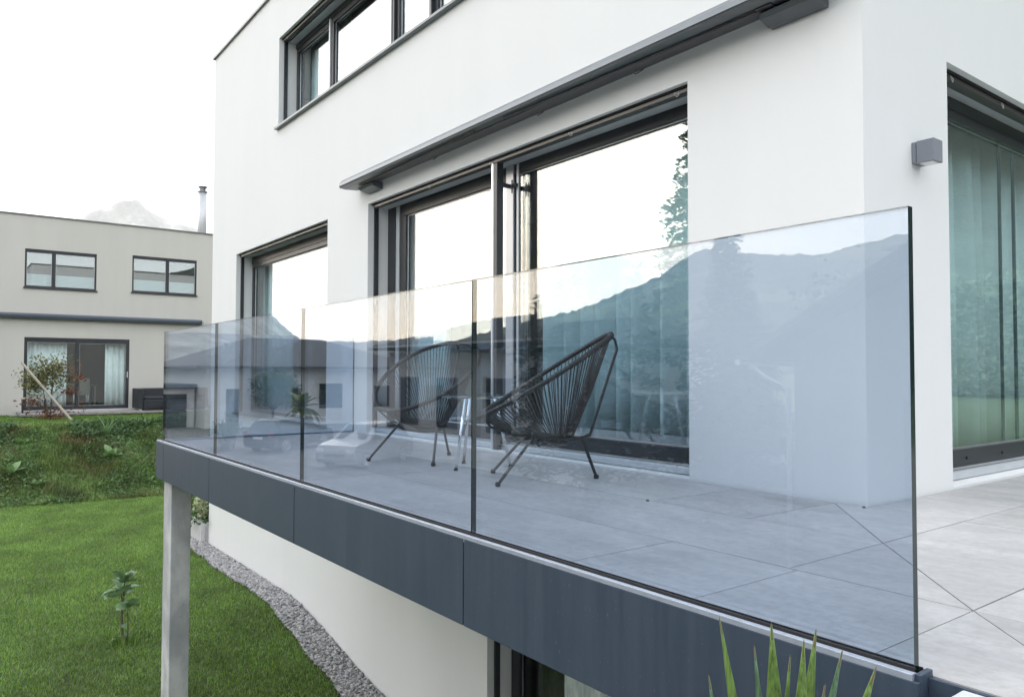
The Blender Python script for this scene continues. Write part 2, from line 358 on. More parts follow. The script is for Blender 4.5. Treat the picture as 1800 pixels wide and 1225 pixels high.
# ------------------------------------------------------------------ hills and mountains (angles as seen from the house)
def ridge(name, pts, dist, material, back=.12, base=-3.3, rows=26, rough=.05, seed=0, top_noise=1.0, foot=.45):
    """pts: (azimuth deg clockwise from +Y, elevation deg). A slope that climbs from foot*dist to dist with its crest on the given line."""
    az = np.array([p[0] for p in pts], float); el = np.array([p[1] for p in pts], float)
    A = np.linspace(az[0], az[-1], 420); E = np.interp(A, az, el); V = []
    for j in range(rows+10):
        t = j/(rows-1)
        for a, e in zip(A, E):
            if t <= 1: d = dist*(foot+(1-foot)*t); h = math.tan(R(e))*dist*(t**1.25)
            else: d = dist*(1+(t-1)*back*3); h = math.tan(R(e))*dist*max(0, 1-(t-1)*2.2)
            q = Vector((d*sin(R(a))/dist*9, d*cos(R(a))/dist*9, seed))
            nz = mnoise.fractal(q, .9, 2.1, 6)
            nf = mnoise.fractal(q*9, .8, 2.2, 4)
            h *= 1+rough*3*nz*min(1, t*1.5)*(1 if t < .98 else .3)
            h += dist*.0028*nf*top_noise
            V.append((d*sin(R(a)), d*cos(R(a)), base+max(h, -.5 if t > 0 else 0)))
    n = len(A); i = np.arange(n*(rows+10)).reshape(rows+10, n)
    F = np.stack([i[:-1, :-1], i[:-1, 1:], i[1:, 1:], i[1:, :-1]], -1).reshape(-1, 4)
    return tag(raw(name, V, F, material, smooth=True), kind="structure")
M_forest = mat("forest_slope", (.03, .045, .03), .95); v = coords(M_forest, kind="World")
f1 = noise_tex(M_forest, v, .018, 8, .8); f2 = noise_tex(M_forest, v, .0028, 5, .6)
cA = ramp(M_forest, f1, [(.36, (.016, .028, .018)), (.5, (.05, .07, .04)), (.66, (.13, .14, .08))])
cB = ramp(M_forest, f2, [(.53, (0, 0, 0)), (.57, (1, 1, 1))])
setcol(M_forest, mixc(M_forest, cB, cA, (.24, .23, .10))); bump(M_forest, f1, 1, 25)
M_rock = mat("hazy_limestone", (.5, .48, .45), .95); v = coords(M_rock, (1, 1, .35), "World")
f1 = noise_tex(M_rock, v, .006, 8, .7); setcol(M_rock, ramp(M_rock, f1, [(.38, (.06, .065, .07)), (.5, (.16, .16, .155)), (.62, (.36, .35, .33))])); bump(M_rock, f1, .8, 60)
def az_of(px):          # azimuth (deg clockwise from +Y) of a photo column; mirrored in the facade: 180-az
    d = fw*1335+rt*(px-900); return math.degrees(math.atan2(d.x, d.y))
def el_of(px, py):
    d = fw*1335+rt*(px-900)-up*(py-612.5); return math.degrees(math.atan2(d.z, math.hypot(d.x, d.y)))
M_wood_slope = mat("dense_wood", (.03, .05, .04), .95); v = coords(M_wood_slope, kind="World"); f1 = noise_tex(M_wood_slope, v, .16, 6, .75)
setcol(M_wood_slope, ramp(M_wood_slope, f1, [(.3, (.02, .036, .03)), (.7, (.07, .10, .065))])); bump(M_wood_slope, f1, 1, 6)
ridge("mountain", [(az_of(x), el_of(x, y)) for x, y in ((-260, 560), (-120, 480), (0, 420), (60, 405), (100, 396), (133, 383), (160, 372), (185, 366), (200, 358), (214, 352.5), (232, 357), (250, 366), (268, 376), (300, 392), (345, 402), (420, 440), (600, 520), (760, 600))], 7000, M_rock, rough=.045, seed=3, foot=.6, top_noise=.5)
ridge("valley_slope", sorted([(180-az_of(x), el_of(x, y)) for x, y in ((760, 592), (640, 600), (530, 597), (505, 578), (475, 552), (440, 520), (380, 480), (286, 450), (180, 440), (20, 470), (-200, 520))]), 5200, M_rock, rough=.04, seed=5)  # far slope's haze is partly put into this paler rock colour
ridge("forest_hill", sorted([(180-az_of(x), el_of(x, y)) for x, y in ((700, 622), (780, 604), (830, 586), (1000, 546), (1040, 528), (1100, 500), (1170, 478), (1200, 458), (1240, 436), (1300, 440), (1370, 440), (1440, 448), (1500, 430), (1560, 416), (1610, 403), (1800, 350), (2100, 330))]), 3000, M_forest, rough=.05, seed=8)
ridge("wooded_slope", [(-8, 8), (0, 15), (8, 20), (16, 24), (24, 24), (34, 21), (50, 16), (66, 11), (74, 8.4), (77, 7.4), (80, 6.2), (84, 4.9), (92, 3.6), (110, 3), (130, 2)], 420, M_wood_slope, rough=.06, seed=11, foot=.25)

# ------------------------------------------------------------------ the white house
HX0, HX1, HY0, HY1, HZ0, HZ1 = -12.92, -1.9, 3.6, 12.5, -3.0, 5.80
WT = .34
house = thing("white_house", "large white stucco house with flat roof behind the glass terrace", "house", (-7.4, 8, -3.0))
W1 = (-11.67, -8.30, .0, 2.405); DOOR = (-7.262, -2.99, 0.0, 2.40); UPW = (-9.95, -4.2, 3.885, 5.117); LOW = (-5.07, -2.4, -2.6, -.45)
mb = MB(); wall_holes(mb, 1, HY0, WT, HX0, HX1, HZ0, HZ1, [W1, DOOR, UPW, LOW]); mb.build("wall", M_white, house)
RW = (4.525, 8.8, 0.0, 2.395)
mb = MB(); wall_holes(mb, 0, HX1, -WT, HY0+WT, HY1, HZ0, HZ1, [RW]); mb.build("wall", M_white, house)
bx("wall", M_white, house, HX0, HX0+WT, HY0+WT, HY1-WT, HZ0, HZ1); bx("wall", M_white, house, HX0+.001, HX1-WT, HY1-WT, HY1, HZ0, HZ1)
bx("roof", mat("roof_gravel", (.3, .3, .3), .9), house, HX0+WT, HX1-WT, HY0+WT, HY1-WT, 5.45, 5.6)
# parapet capping of folded sheet metal
mb = MB(); mb.box(HX0-.03, HX1+.03, HY0-.035, HY0+WT+.02, HZ1, HZ1+.045); mb.box(HX0-.03, HX0+WT, HY0+WT+.02, HY1, HZ1, HZ1+.045); mb.box(HX1-WT, HX1+.03, HY0+WT+.02, HY1, HZ1, HZ1+.045)
mb.build("parapet_cap", mat("cap_metal", (.16, .165, .17), .4, .5), house)
# rooms
mb = MB()
for z0, z1 in ((-2.75, -.32), (.0, 2.55), (3.3, 5.35)):
    y0 = HY0+WT+.002; x0, x1 = HX0+WT+.002, HX1-WT-.002; y1 = 8.6
    mb.add([(x0, y1, z0), (x1, y1, z0), (x1, y1, z1), (x0, y1, z1)], [(0, 1, 2, 3)])
    mb.add([(x0, y0, z1), (x1, y0, z1), (x1, y1, z1), (x0, y1, z1)], [(0, 1, 2, 3)])
for xw in (-7.75, -12.55): mb.box(xw, xw+.15, HY0+WT+.005, 8.59, .01, 2.54)
for xw in (-6.2,): mb.box(xw, xw+.15, HY0+WT+.25, 8.59, 3.31, 5.34)
mb.build("room_wall", M_innerd, house)
mb = MB()
for z0 in (-2.75, 0, 3.3): mb.box(HX0+WT+.003, HX1-WT-.003, HY0+WT+.003, 8.58, z0-.25, z0-.003)
mb.build("room_floor", M_floor, house)

def framed(parent, name, axis, d, u0, u1, z0, z1, fwid, depth=.07, bottom=None, pane=M_pane, pane_d=None, top=None, frame_mat=M_frame):
    """window part with its frame and pane as sub-parts; d: front plane of the frame, depth goes inward (sign by axis)"""
    sgn = 1 if axis == 1 else -1
    B = (lambda a, b, c, e, f, g: (a, b, c, e, f, g)) if axis == 1 else (lambda a, b, c, e, f, g: (c, e, a, b, f, g))
    bot = fwid if bottom is None else bottom; tp = fwid if top is None else top
    mb = MB(); e = d+sgn*depth
    mb.box(*B(u0, u1, d, e, z1-tp, z1)); mb.box(*B(u0, u1, d, e, z0, z0+bot))
    mb.box(*B(u0, u0+fwid, d, e, z0+bot, z1-tp)); mb.box(*B(u1-fwid, u1, d, e, z0+bot, z1-tp))
    w = mb.build(name, frame_mat, parent, bevel=.004)
    pd = d+sgn*depth*.5 if pane_d is None else pane_d
    MB().box(*B(u0+fwid-.004, u1-fwid+.004, pd, pd+sgn*.012, z0+bot-.004, z1-tp+.004)).build("pane", pane, w)
    # bright glazing bead round the pane
    mb = MB(); t = .009; q = d+sgn*(depth*.5-.006); q2 = pd-sgn*.0008
    mb.box(*B(u0+fwid, u1-fwid, q, q2, z0+bot, z0+bot+t)); mb.box(*B(u0+fwid, u1-fwid, q, q2, z1-tp-t, z1-tp))
    mb.box(*B(u0+fwid, u0+fwid+t, q, q2, z0+bot+t, z1-tp-t)); mb.box(*B(u1-fwid-t, u1-fwid, q, q2, z0+bot+t, z1-tp-t))
    mb.build("glazing_bead", M_alu, w)
    return w
FY = 3.834
def blind_pocket(parent, x0, x1, zt, drop=0.0):
    """dark slot of the hidden blind in the soffit, pale soffit strip and side guide rails"""
    MB().box(x0+.002, x1-.002, 3.635, 3.725, zt-.012, zt-.002).build("blind_slot", M_seal, parent)
    mb = MB(); mb.box(x0+.03, x1-.03, 3.645, 3.70, zt-.045, zt-.013)
    mb.build("blind_bottom_bar", mat("blind_bar_paint", (.04, .036, .036), .35), parent, bevel=.006)
    MB().box(x0+.002, x1-.002, 3.73, FY-.002, zt-.03, zt-.002).build("soffit_strip", M_strip, parent)
    k = 0
    for xx in np.linspace(x0+.18, x1-.12, max(2, int((x1-x0)/.72))):
        mb = MB(); pts = [(xx+.022*sin(a*2.3)*cos(a), 3.642+.004*sin(a*3), zt-.018-.038*abs(sin(a))) for a in np.linspace(.2, 4.4, 12)]
        mb.tube(pts, .0014, 5); mb.build("ladder_cord", mat("pale_cord", (.55, .55, .55), .8), parent)
def guide(parent, x, side, z0, z1):
    MB().box(x, x+side*.025, 3.668, 3.712, z0, z1).build("blind_guide", M_frame, parent)

# sliding door
dr = MB().box(DOOR[0]+.001, DOOR[1]-.001, FY+.001, FY+.10, 2.3725, 2.39).build("sliding_door", M_frame, house)
bx("frame_post", M_frame, dr, -7.258, -7.105, FY, FY+.10, .05, 2.372)
bx("stile_strip", M_strip, dr, -7.105, -7.035, FY+.012, FY+.06, .05, 2.372)
bx("threshold", M_strip, dr, DOOR[0]+.002, DOOR[1]-.002, 3.70, FY+.14, .004, .048, bevel=.004)
bx("threshold_groove", M_seal, dr, DOOR[0]+.003, DOOR[1]-.003, 3.755, 3.765, .046, .0495)
framed(dr, "door_leaf", 1, FY+.02, -7.035, -5.03, .05, 2.372, .125, .06, .11, top=.115)
framed(dr, "door_leaf", 1, FY+.002, -5.125, -2.995, .05, 2.372, .1, .075, .105, pane_d=FY+.03, top=.082)
bx("stile_cover", mat("stile_reflection", (.42, .44, .48), .35, .4), dr, -5.127, -5.03, FY-.012, FY+.001, .16, 2.37)  # light grey reflection on the sash stile put into the colour
bx("stile_cover", M_strip, dr, -4.985, -4.962, FY-.008, FY+.001, .16, 2.37)
blind_pocket(dr, DOOR[0], DOOR[1], DOOR[3]); guide(dr, DOOR[0]+.001, 1, .05, 2.385)
# free standing centre guide of the blind
mb = MB(); mb.box(-5.10, -5.068, 3.645, 3.70, .0, 2.385); mb.build("blind_guide", M_alu, dr, bevel=.008)
mb = MB(); mb.box(-5.066, -5.02, 3.65, 3.715, .0, 2.384); mb.build("blind_guide", M_frame, dr, bevel=.004)
mb = MB(); mb.box(-5.06, -5.03, 3.716, FY-.013, 2.17, 2.20); mb.box(-5.03, -4.96, FY-.04, FY-.013, 2.172, 2.198); mb.tube([(-5.0, FY-.045, 2.23), (-5.0, FY-.045, 2.12)], .006, 6); mb.build("guide_bracket", M_frame, dr)
# window beside the terrace
w1 = bx("window", M_frame, house, W1[0]+.001, W1[1]-.001, FY+.001, FY+.10, 2.27, 2.373)
framed(w1, "sash", 1, FY+.01, W1[0]+.001, W1[1]-.001, W1[2], 2.27, .06, .07)
blind_pocket(w1, W1[0], W1[1], W1[3]); guide(w1, W1[0]+.001, 1, W1[2], 2.37)
bx("sill", M_awn_light, house, W1[0]-.02, W1[1]+.02, 3.565, FY, W1[2]-.004, W1[2]+.022)
# upper window band
uw = bx("window", M_frame, house, UPW[0]+.001, UPW[1]-.001, FY+.001, FY+.10, 5.02, 5.112)
for a, b_ in ((-9.945, -8.83), (-8.80, -7.22), (-7.12, -6.38), (-6.34, -4.3)): framed(uw, "sash", 1, FY+.01, a, b_, UPW[2]+.012, 5.02, .055, .07)
bx("mullion", M_strip, uw, -8.83, -8.80, FY-.01, FY+.08, UPW[2]+.012, 5.02); bx("mullion", M_strip, uw, -7.22, -7.165, FY-.03, FY+.08, UPW[2]+.012, 5.02); bx("mullion", M_frame, uw, -7.165, -7.12, FY-.02, FY+.08, UPW[2]+.012, 5.02); bx("mullion", M_frame, uw, -6.38, -6.34, FY-.03, FY+.08, UPW[2]+.012, 5.02)
mb = MB(); mb.box(-6.335, -6.20, FY-.06, FY-.012, 3.99, 4.015); mb.tube([(-6.28, FY-.05, 3.93), (-6.28, FY-.05, 4.09)], .012, 6); mb.build("window_stay", M_frame, uw)
blind_pocket(uw, UPW[0], UPW[1], UPW[3]); guide(uw, UPW[0]+.001, 1, UPW[2]+.02, 5.1)
bx("sill", M_awn_light, house, UPW[0]-.02, UPW[1]+.02, 3.545, FY, UPW[2]-.018, UPW[2]+.012, bevel=.003)
# lower storey window
lw = bx("window", M_frame, house, LOW[0]+.001, LOW[1]-.001, FY+.001, FY+.10, LOW[3]-.1, LOW[3]-.002)
framed(lw, "sash", 1, FY+.01, LOW[0]+.001, LOW[1]-.001, LOW[2], LOW[3]-.1, .11, .07, pane=M_paneN); guide(lw, LOW[0]+.001, 1, LOW[2], LOW[3]-.002)
# window on the right facade
GX = -2.10
rw = MB().box(GX-.10, GX-.001, RW[0]+.001, RW[1]-.001, 2.29, 2.37).build("window", M_frame, house)
framed(rw, "sash", 0, GX-.002, RW[0]+.001, RW[1]-.001, .05, 2.29, .06, .07, .108, pane_d=GX-.035)
bx("threshold", M_strip, rw, GX-.14, -2.0, RW[0]+.002, RW[1]-.002, .004, .048, bevel=.004); bx("threshold_groove", M_seal, rw, -2.052, -2.042, RW[0]+.003, RW[1]-.003, .046, .0495)
MB().box(-2.03, -1.94, RW[0]+.002, RW[1]-.002, RW[3]-.012, RW[3]-.002).build("blind_slot", M_seal, rw)
MB().box(-2.015, -1.955, RW[0]+.03, RW[1]-.03, RW[3]-.05, RW[3]-.013).build("blind_bottom_bar", MATS["blind_bar_paint"], rw, bevel=.006)
MB().box(GX+.002, -2.035, RW[0]+.002, RW[1]-.002, RW[3]-.03, RW[3]-.002).build("soffit_strip", M_strip, rw)
for yy in (4.72, 5.45, 6.2):
    pts = [(-1.952, yy+.022*sin(a*2.3)*cos(a), RW[3]-.018-.04*abs(sin(a))) for a in np.linspace(.2, 4.4, 12)]
    MB().tube(pts, .0014, 5).build("ladder_cord", MATS["pale_cord"], rw)
bx("sash_edge", mat("teal_seal", (.05, .09, .1), .4), rw, GX-.05, GX-.036, 5.88, 5.905, .16, 2.28); bx("sash_edge", MATS["teal_seal"], rw, GX-.05, GX-.036, 6.12, 6.15, .16, 2.28)
for yy in (5.2, 5.75):
    mb = MB(); mb.tube([(GX-.004, yy, .10), (GX+.004, yy, .10)], .009, 8); mb.build("drain_cap", M_seal, rw)

# curtains: wavy sheets hanging behind the panes
def curtain(label, axis, d, u0, u1, z0, z1, material, wave=.16, amp=.05, seed=0, group=None):
    n = max(12, int((u1-u0)/.02)); V = []; F = []
    us = np.linspace(u0, u1, n); rr = random.Random(seed); ph = 0; offs = []
    for i in range(n):
        ph += (us[1]-us[0])/wave*2*pi*(.75+.5*(.5+.5*sin(us[i]*3.1+seed))); offs.append(amp*(sin(ph)+.35*sin(ph*.43+seed)))
    for k, z in enumerate((z0, (z0+z1)/2, z1)):
        for i in range(n):
            q = d+offs[i]*(1.05, 1, .7)[k]
            V.append((us[i], q, z) if axis == 1 else (q, us[i], z))
    for k in range(2):
        for i in range(n-1): F.append((k*n+i, k*n+i+1, (k+1)*n+i+1, (k+1)*n+i))
    mb = MB(); mb.add(V, F); o = mb.build("curtain", material, smooth=True)
    s = o.modifiers.new("solid", 'SOLIDIFY'); s.thickness = .003
    return tag(o, label, "curtain", group)
curtain("pale curtain bunched at the left end of the sliding door", 1, 4.07, -7.2, -6.42, .03, 2.45, M_curt, .13, .045, 1)
curtain("long pale curtain filling the right half of the sliding door", 1, 4.07, -4.98, -2.35, .03, 2.45, M_curt, .23, .085, 2)
curtain("pale curtain inside the tall window beside the wall lamp", 0, -2.40, 4.35, 8.6, .03, 2.45, M_curt, .25, .08, 3)
curtain("pale curtain at the left of the window beyond the terrace end", 1, 4.07, -11.8, -10.4, .05, 2.45, M_curt, .13, .045, 4)
curtain("pale curtain in the narrow left pane of the upper window", 1, 4.07, -10.0, -8.75, 3.35, 5.25, M_curt, .15, .045, 5)
curtain("white curtain in the upper window near the top edge", 1, 4.05, -7.15, -6.30, 3.35, 5.25, M_curt, .12, .04, 6)
curtain("dark curtain just behind the lower window frame", 1, 4.06, -5.02, -4.62, -2.7, -.4, M_curtd, .12, .03, 7)
curtain("light grey textured curtain in the lower window under the terrace", 1, 3.99, -4.60, -2.45, -2.7, -.4, M_curtg, .33, .04, 8)

# awning cassette over the sliding door
aw = thing("awning", "long dark grey retracted awning cassette above the sliding door", "awning", (-4.7, 3.58, 2.45))
prof = [(3.575, 2.574), (3.575, 2.652), (3.43, 2.660), (3.39, 2.648), (3.366, 2.618), (3.36, 2.588), (3.366, 2.570), (3.43, 2.563)]
top = [(3.575, 2.657), (3.43, 2.665), (3.387, 2.652), (3.361, 2.620), (3.354, 2.586), (3.357, 2.585), (3.365, 2.619), (3.39, 2.6485), (3.43, 2.6605), (3.575, 2.6525)]
AX0, AX1 = -7.455, -2.0
MB().prism(prof, 0, AX0+.02, AX1-.02).build("cassette", M_awn, aw); MB().prism(top, 0, AX0, AX1).build("top_cover", M_awn_light, aw)
for a, b_ in ((AX0-.004, AX0+.019), (AX1-.019, AX1+.004)):
    MB().prism([(y-.002*(y < 3.5), z) for y, z in prof], 0, a, b_).build("end_cap", M_awn_light if a < -5 else M_awn, aw, bevel=.004)
MB().prism([(3.43, 2.556), (3.43, 2.5625), (3.55, 2.5705), (3.55, 2.564)], 0, AX0+.3, AX1-.3).build("arm_cover", mat("arm_paint", (.05, .05, .056), .4), aw)
mb = MB()
for xa, xb, ya, yb in ((-7.1, -5.0, 3.395, 3.43), (-2.4, -4.6, 3.395, 3.43)):
    mb.tube([(xa, yb+.02, 2.553), ((xa+xb)/2, ya+.03, 2.554), (xb, ya+.01, 2.56)], .008, 6)
mb.build("folding_arm", MATS["arm_paint"], aw)
for a, b_ in ((-7.23, -6.93), (-2.40, -2.07)):
    MB().prism([(3.598, 2.497), (3.598, 2.572), (3.49, 2.561), (3.465, 2.545), (3.485, 2.52), (3.56, 2.497)], 0, a, b_).build("wall_bracket", M_awn, aw, bevel=.004)
for xx in (-5.9, -4.4, -3.4):
    MB().tube([(xx, 3.57, 2.565), (xx+.05, 3.54, 2.545), (xx+.1, 3.55, 2.56)], .003, 5).build("cable", M_seal, aw)

# wall lamp
lamp = thing("wall_lamp", "grey square up-and-down wall lamp beside the tall right window", "lamp", (-1.84, 4.14, 1.73))
M_lampg = variation("lamp_grey_paint", (.20, .215, .25), .04, 20, .4)
bx("back_plate", M_lampg, lamp, -1.899, -1.878, 4.092, 4.192, 1.737, 1.85, bevel=.002)
bx("housing", M_lampg, lamp, -1.874, -1.785, 4.09, 4.19, 1.735, 1.852, bevel=.002); bx("gap_ring", M_seal, lamp, -1.8785, -1.8735, 4.097, 4.185, 1.742, 1.846)
bx("lens", mat("frosted_lens", (.7, .71, .72), .25), lamp, -1.862, -1.797, 4.102, 4.178, 1.7325, 1.7352)

# ------------------------------------------------------------------ terrace
FZ = -.012
ter = thing("terrace", "raised terrace of pale grey cement tiles with slate fascia", "terrace", (-4, 2.6, -.34))
bx("slab", M_conc, ter, -7.60, -.80, 1.67, 3.597, -.30, -.040)
MB().prism([(-.80, 1.70), (2.6, 1.70), (2.6, 6.75), (-1.897, 6.75), (-1.897, 3.597), (-.80, 3.597)], 2, -.30, -.040).build("slab", M_conc, ter)
bx("joint_bed", M_joint, ter, -7.57, -.81, 1.712, 3.595, -.0395, -.0245)
MB().prism([(-.809, 1.704), (2.59, 1.704), (2.59, 6.74), (-1.896, 6.74), (-1.896, 3.595), (-.809, 3.595)], 2, -.0395, -.0245).build("joint_bed", M_joint, ter)
G = .0022
def tile(poly):
    # shrink the outline by half a joint, then extrude
    c = Vector((sum(p[0] for p in poly)/len(poly), sum(p[1] for p in poly)/len(poly))); n = len(poly); out = []
    a = sum(poly[i][0]*poly[(i+1) % n][1]-poly[(i+1) % n][0]*poly[i][1] for i in range(n))
    if a < 0: poly = poly[::-1]
    for i in range(n):
        p0, p1, p2 = Vector(poly[i-1]), Vector(poly[i]), Vector(poly[(i+1) % n])
        d1 = (p1-p0).normalized(); d2 = (p2-p1).normalized(); n1 = Vector((-d1.y, d1.x)); n2 = Vector((-d2.y, d2.x))
        k = 1+n1.dot(n2); out.append(p1+(n1+n2)*(G/k))
    o = MB().prism([(p.x, p.y) for p in out], 2, -.024, FZ+random.uniform(-.0006, .0006)).build("tile", M_tile, ter); return o
def clip(poly, a, b, c):      # keep a*x+b*y+c>=0
    out = []
    for i in range(len(poly)):
        p, q = poly[i], poly[(i+1) % len(poly)]; dp = a*p[0]+b*p[1]+c; dq = a*q[0]+b*q[1]+c
        if dp >= 0: out.append(p)
        if dp*dq < 0: t = dp/(dp-dq); out.append((p[0]+(q[0]-p[0])*t, p[1]+(q[1]-p[1])*t))
    return out
YR = [1.713, 2.265, 2.885, 3.585]; XE = -7.565
rows = {0: [-.905, -1.435, -1.965, -3.165, -4.365, -5.565, -6.765, XE], 1: [-1.465, -3.09, -4.29, -5.49, -6.69, XE], 2: [-2.065, -2.625, -3.825, -5.025, -6.225, XE]}
DIAG = ((-2.075, 3.585), (-1.472, 2.892), (-.905, 2.272), (-.36, 1.695))
for r in range(3):
    y0, y1 = YR[r], YR[r+1]; xs = rows[r]
    for a, b_ in zip(xs, xs[1:]): tile([(b_, y0), (a, y0), (a, y1), (b_, y1)])
# triangles and rest of the mitre
DX = [(-.905, 2.265), (-1.465, 2.885), (-2.065, 3.585)]
tile([(-.905, 1.71), (-.36, 1.71), (-.905, 2.265)]); tile([(-.36, 1.71), (-.36, 2.265), (-.905, 2.265)])
tile([(-1.465, 2.265), (-1.435, 2.265), (-.905, 2.265), (-1.465, 2.885)]); tile([(-.905, 2.265), (-.905, 2.885), (-1.465, 2.885)])
tile([(-2.065, 2.885), (-1.465, 2.885), (-2.065, 3.585)]); tile([(-1.465, 2.885), (-1.465, 3.585), (-2.065, 3.585)])
YS = [1.71, 2.265, 2.885, 3.585, 4.21, 4.84, 5.47, 6.1, 6.73]; XS = [-1.89, -1.465, -.905, -.36, .24, .84, 1.44, 2.04, 2.58]
for i, (xa, xb) in enumerate(zip(XS, XS[1:])):
    for y0, y1 in zip(YS, YS[1:]):
        lim = {0: 3.5, 1: 2.8, 2: 2.2}.get(i, 0)
        if y0 < lim: continue
        tile([(xa, y0), (xb, y0), (xb, y1), (xa, y1)])
# fascia panels, end plates, rail
for a, b_ in ((-7.63, -7.351), (-7.343, -5.924), (-5.916, -4.228), (-4.220, -2.482), (-2.474, -.765)):
    bx("fascia_panel", M_fascia, ter, a, b_, 1.645, 1.657, -.345, -.012, bevel=.0015)
bx("fascia_panel", M_fascia, ter, -7.63, -7.618, 1.6575, 3.59, -.345, -.012)
MB().box(-.778, -.765, 1.6575, 1.712, -.345, .002).build("end_plate", M_fascia, ter, bevel=.002)
bx("fascia_backing", M_seal, ter, -7.615, -.79, 1.6578, 1.6598, -.34, -.03)
bx("soffit", M_conc, ter, -7.61, -.80, 1.66, 3.59, -.335, -.302)
mb = MB(); mb.box(-.764, 2.6, 1.688, 1.699, -.105, -.010)
mb.build("edge_trim", M_fascia, ter); mb = MB()
for k in range(60): mb.tube([(-.742+k*.032, 1.687, -.07), (-.742+k*.032, 1.690, -.07)], .0062, 8)
mb.build("drain_hole", M_seal, ter); 
for k, (xx, yy) in enumerate(((-2.65, 2.86), (-1.9, 3.55))):
    MB().tube([(xx, yy, FZ+.002), (xx+.012, yy+.004, FZ+.004)], .006, 6).build("leaf_litter", M_bark, ter)

bal = thing("glass_balustrade", "frameless blue-grey glass balustrade along the terrace edge", "balustrade", (-4.2, 1.685, 0))
GE = [-7.585, -5.953, -4.243, -2.484, -.787]; GY0, GY1 = 1.688, 1.7085
def pane_box(x0, x1, y0, y1, long_axis):
    o = MB().box(x0, x1, y0, y1, -.03, 1.0).build("pane", M_glass, bal); me = o.data; me.materials.append(M_edge)
    for p in me.polygons:
        if abs(p.normal[long_axis]) < .5: p.material_index = 1
    return o
for k, (a, b_) in enumerate(zip(GE, GE[1:])): pane_box(a if k else -7.58, b_-.006, GY0, GY1, 1)
pane_box(-7.58, -7.56, 1.712, 3.595, 0)
M_rail = variation("anodised_rail", (.36, .40, .48), .08, 20, .4, .4)
# aluminium base channel with black gasket
mb = MB(); mb.box(-7.626, -.779, 1.6475, 1.664, -.026, .002); mb.box(-7.626, -.78, 1.6645, 1.679, -.026, -.003); mb.build("base_rail", M_rail, bal, bevel=.0015)
MB().box(-7.60, -.79, 1.6795, 1.6875, -.03, .004).build("gasket", M_seal, bal)
MB().box(-7.555, -.785, 1.7092, 1.7112, -.03, .0005).build("gasket", M_seal, bal)
MB().box(-7.616, -7.582, 1.6805, 3.59, -.026, .002).build("base_rail", M_alu, bal)
MB().box(-.786, -.779, 1.7125, 1.722, -.2, -.003).build("end_clamp", M_alu, bal)

tag(bx("concrete_post", M_conc, None, -7.55, -7.27, 1.70, 1.87, -3.0, -.346, bevel=.008), "square bare concrete post carrying the terrace corner", "post")
tag(MB().box(-.695, 1.6, .95, 1.684, -1.8, -.009).build("garden_wall", stucco("pale_wall_cap", (.5, .52, .54)), bevel=.006), "low white garden wall top below the terrace edge", "wall")

# ------------------------------------------------------------------ terrace furniture
def make_chair(name, label, loc, rz):
    """woven lounge chair, local front is -y"""
    t = thing(name, label, "chair", loc, rz, "woven lounge chairs on the terrace")
    n = 96; rim = []
    for k in range(n):
        a = 2*pi*k/n; y = -.40*cos(a)+.03; x = .375*sin(a)*(1+.10*cos(a)*-1); s = (y+.37)/.80
        z = .375+.50*s+.03*sin(pi*s)*-1+.035*abs(sin(a))**2*(.6)
        rim.append(Vector((x, y, z)))
    MB().tube(rim, .0145, 8, closed=True).build("rim", M_cord, t, local=True, smooth=True)
    base = Vector((0, .10, .245)); nb = 96; ring = []
    for k in range(nb):
        a = 2*pi*k/nb; ring.append(base+Vector((.115*sin(a), -.10*cos(a), .012*(-cos(a)))))
    MB().tube(ring[::2], .009, 6, closed=True).build("seat_ring", M_black, t, local=True, smooth=True)
    mb = MB()
    for k in range(0, n):
        p = rim[k]; q = ring[k]; m = p.lerp(q, .5); m.z -= .028; m += (q-p).cross(Vector((0, 0, 1))).normalized()*.0
        mb.tube([p, m, q], .0031, 4, cap=False)
    o = mb.build("cords", M_cord, t, local=True); o["kind"] = "stuff"
    # cord wrapped round the rim
    mb = MB()
    for k in range(0, n, 1):
        p = rim[k]; tn = (rim[(k+1) % n]-rim[k-1]).normalized(); a = tn.cross(Vector((0, 0, 1))).normalized(); b = tn.cross(a)
        mb.tube([p+(a*cos(w)+b*sin(w))*.0156 for w in np.linspace(0, 2*pi, 8, endpoint=False)], .0034, 4, closed=True)
    o = mb.build("cord_wrap", M_cord, t, local=True); o["kind"] = "stuff"
    hub = [(-.16, -.02, .22), (.16, -.02, .22), (.0, .20, .215)]
    MB().tube([(-.25, -.06, .262), (-.14, -.02, .215), (0, .0, .205), (.14, -.02, .215), (.25, -.06, .262)], .0085, 6).build("cross_bar", M_black, t, local=True)
    MB().tube([(0, -.34, .37), (0, -.30, .315), (0, -.05, .232), (0, .12, .222), (0, .27, .252), (0, .30, .27)], .008, 6).build("spine_bar", M_black, t, local=True)
    MB().tube([(.0, .245, .25), (0, .305, .258), (0, .475, .79), (0, .462, .845), (0, .435, .87)], .009, 6).build("back_brace", M_black, t, local=True)
    for s in (-1, 1):
        MB().tube([(s*.335, -.15, .455), (s*.345, -.14, .39), (s*.27, -.07, .30), (s*.2, -.05, .265)], .008, 6).build("side_brace", M_black, t, local=True)
    for top, foot in (((-.17, -.06, .262), (-.285, -.27, 0)), ((.17, -.06, .262), (.285, -.27, 0)), ((0, .255, .25), (0, .345, 0))):
        l = MB().tube([top, (foot[0], foot[1], .012)], .0095, 8).build("leg", M_black, t, local=True)
        MB().lathe([(.014, 0), (.0155, .004), (.0155, .02), (.011, .026)], foot[0], foot[1], 10).build("foot_cap", M_seal, l, local=True)
    return t
make_chair("lounge_chair", "dark woven lounge chair left of the small table, open side to the camera", (-4.87, 2.87, FZ), math.atan2(.4, .92))
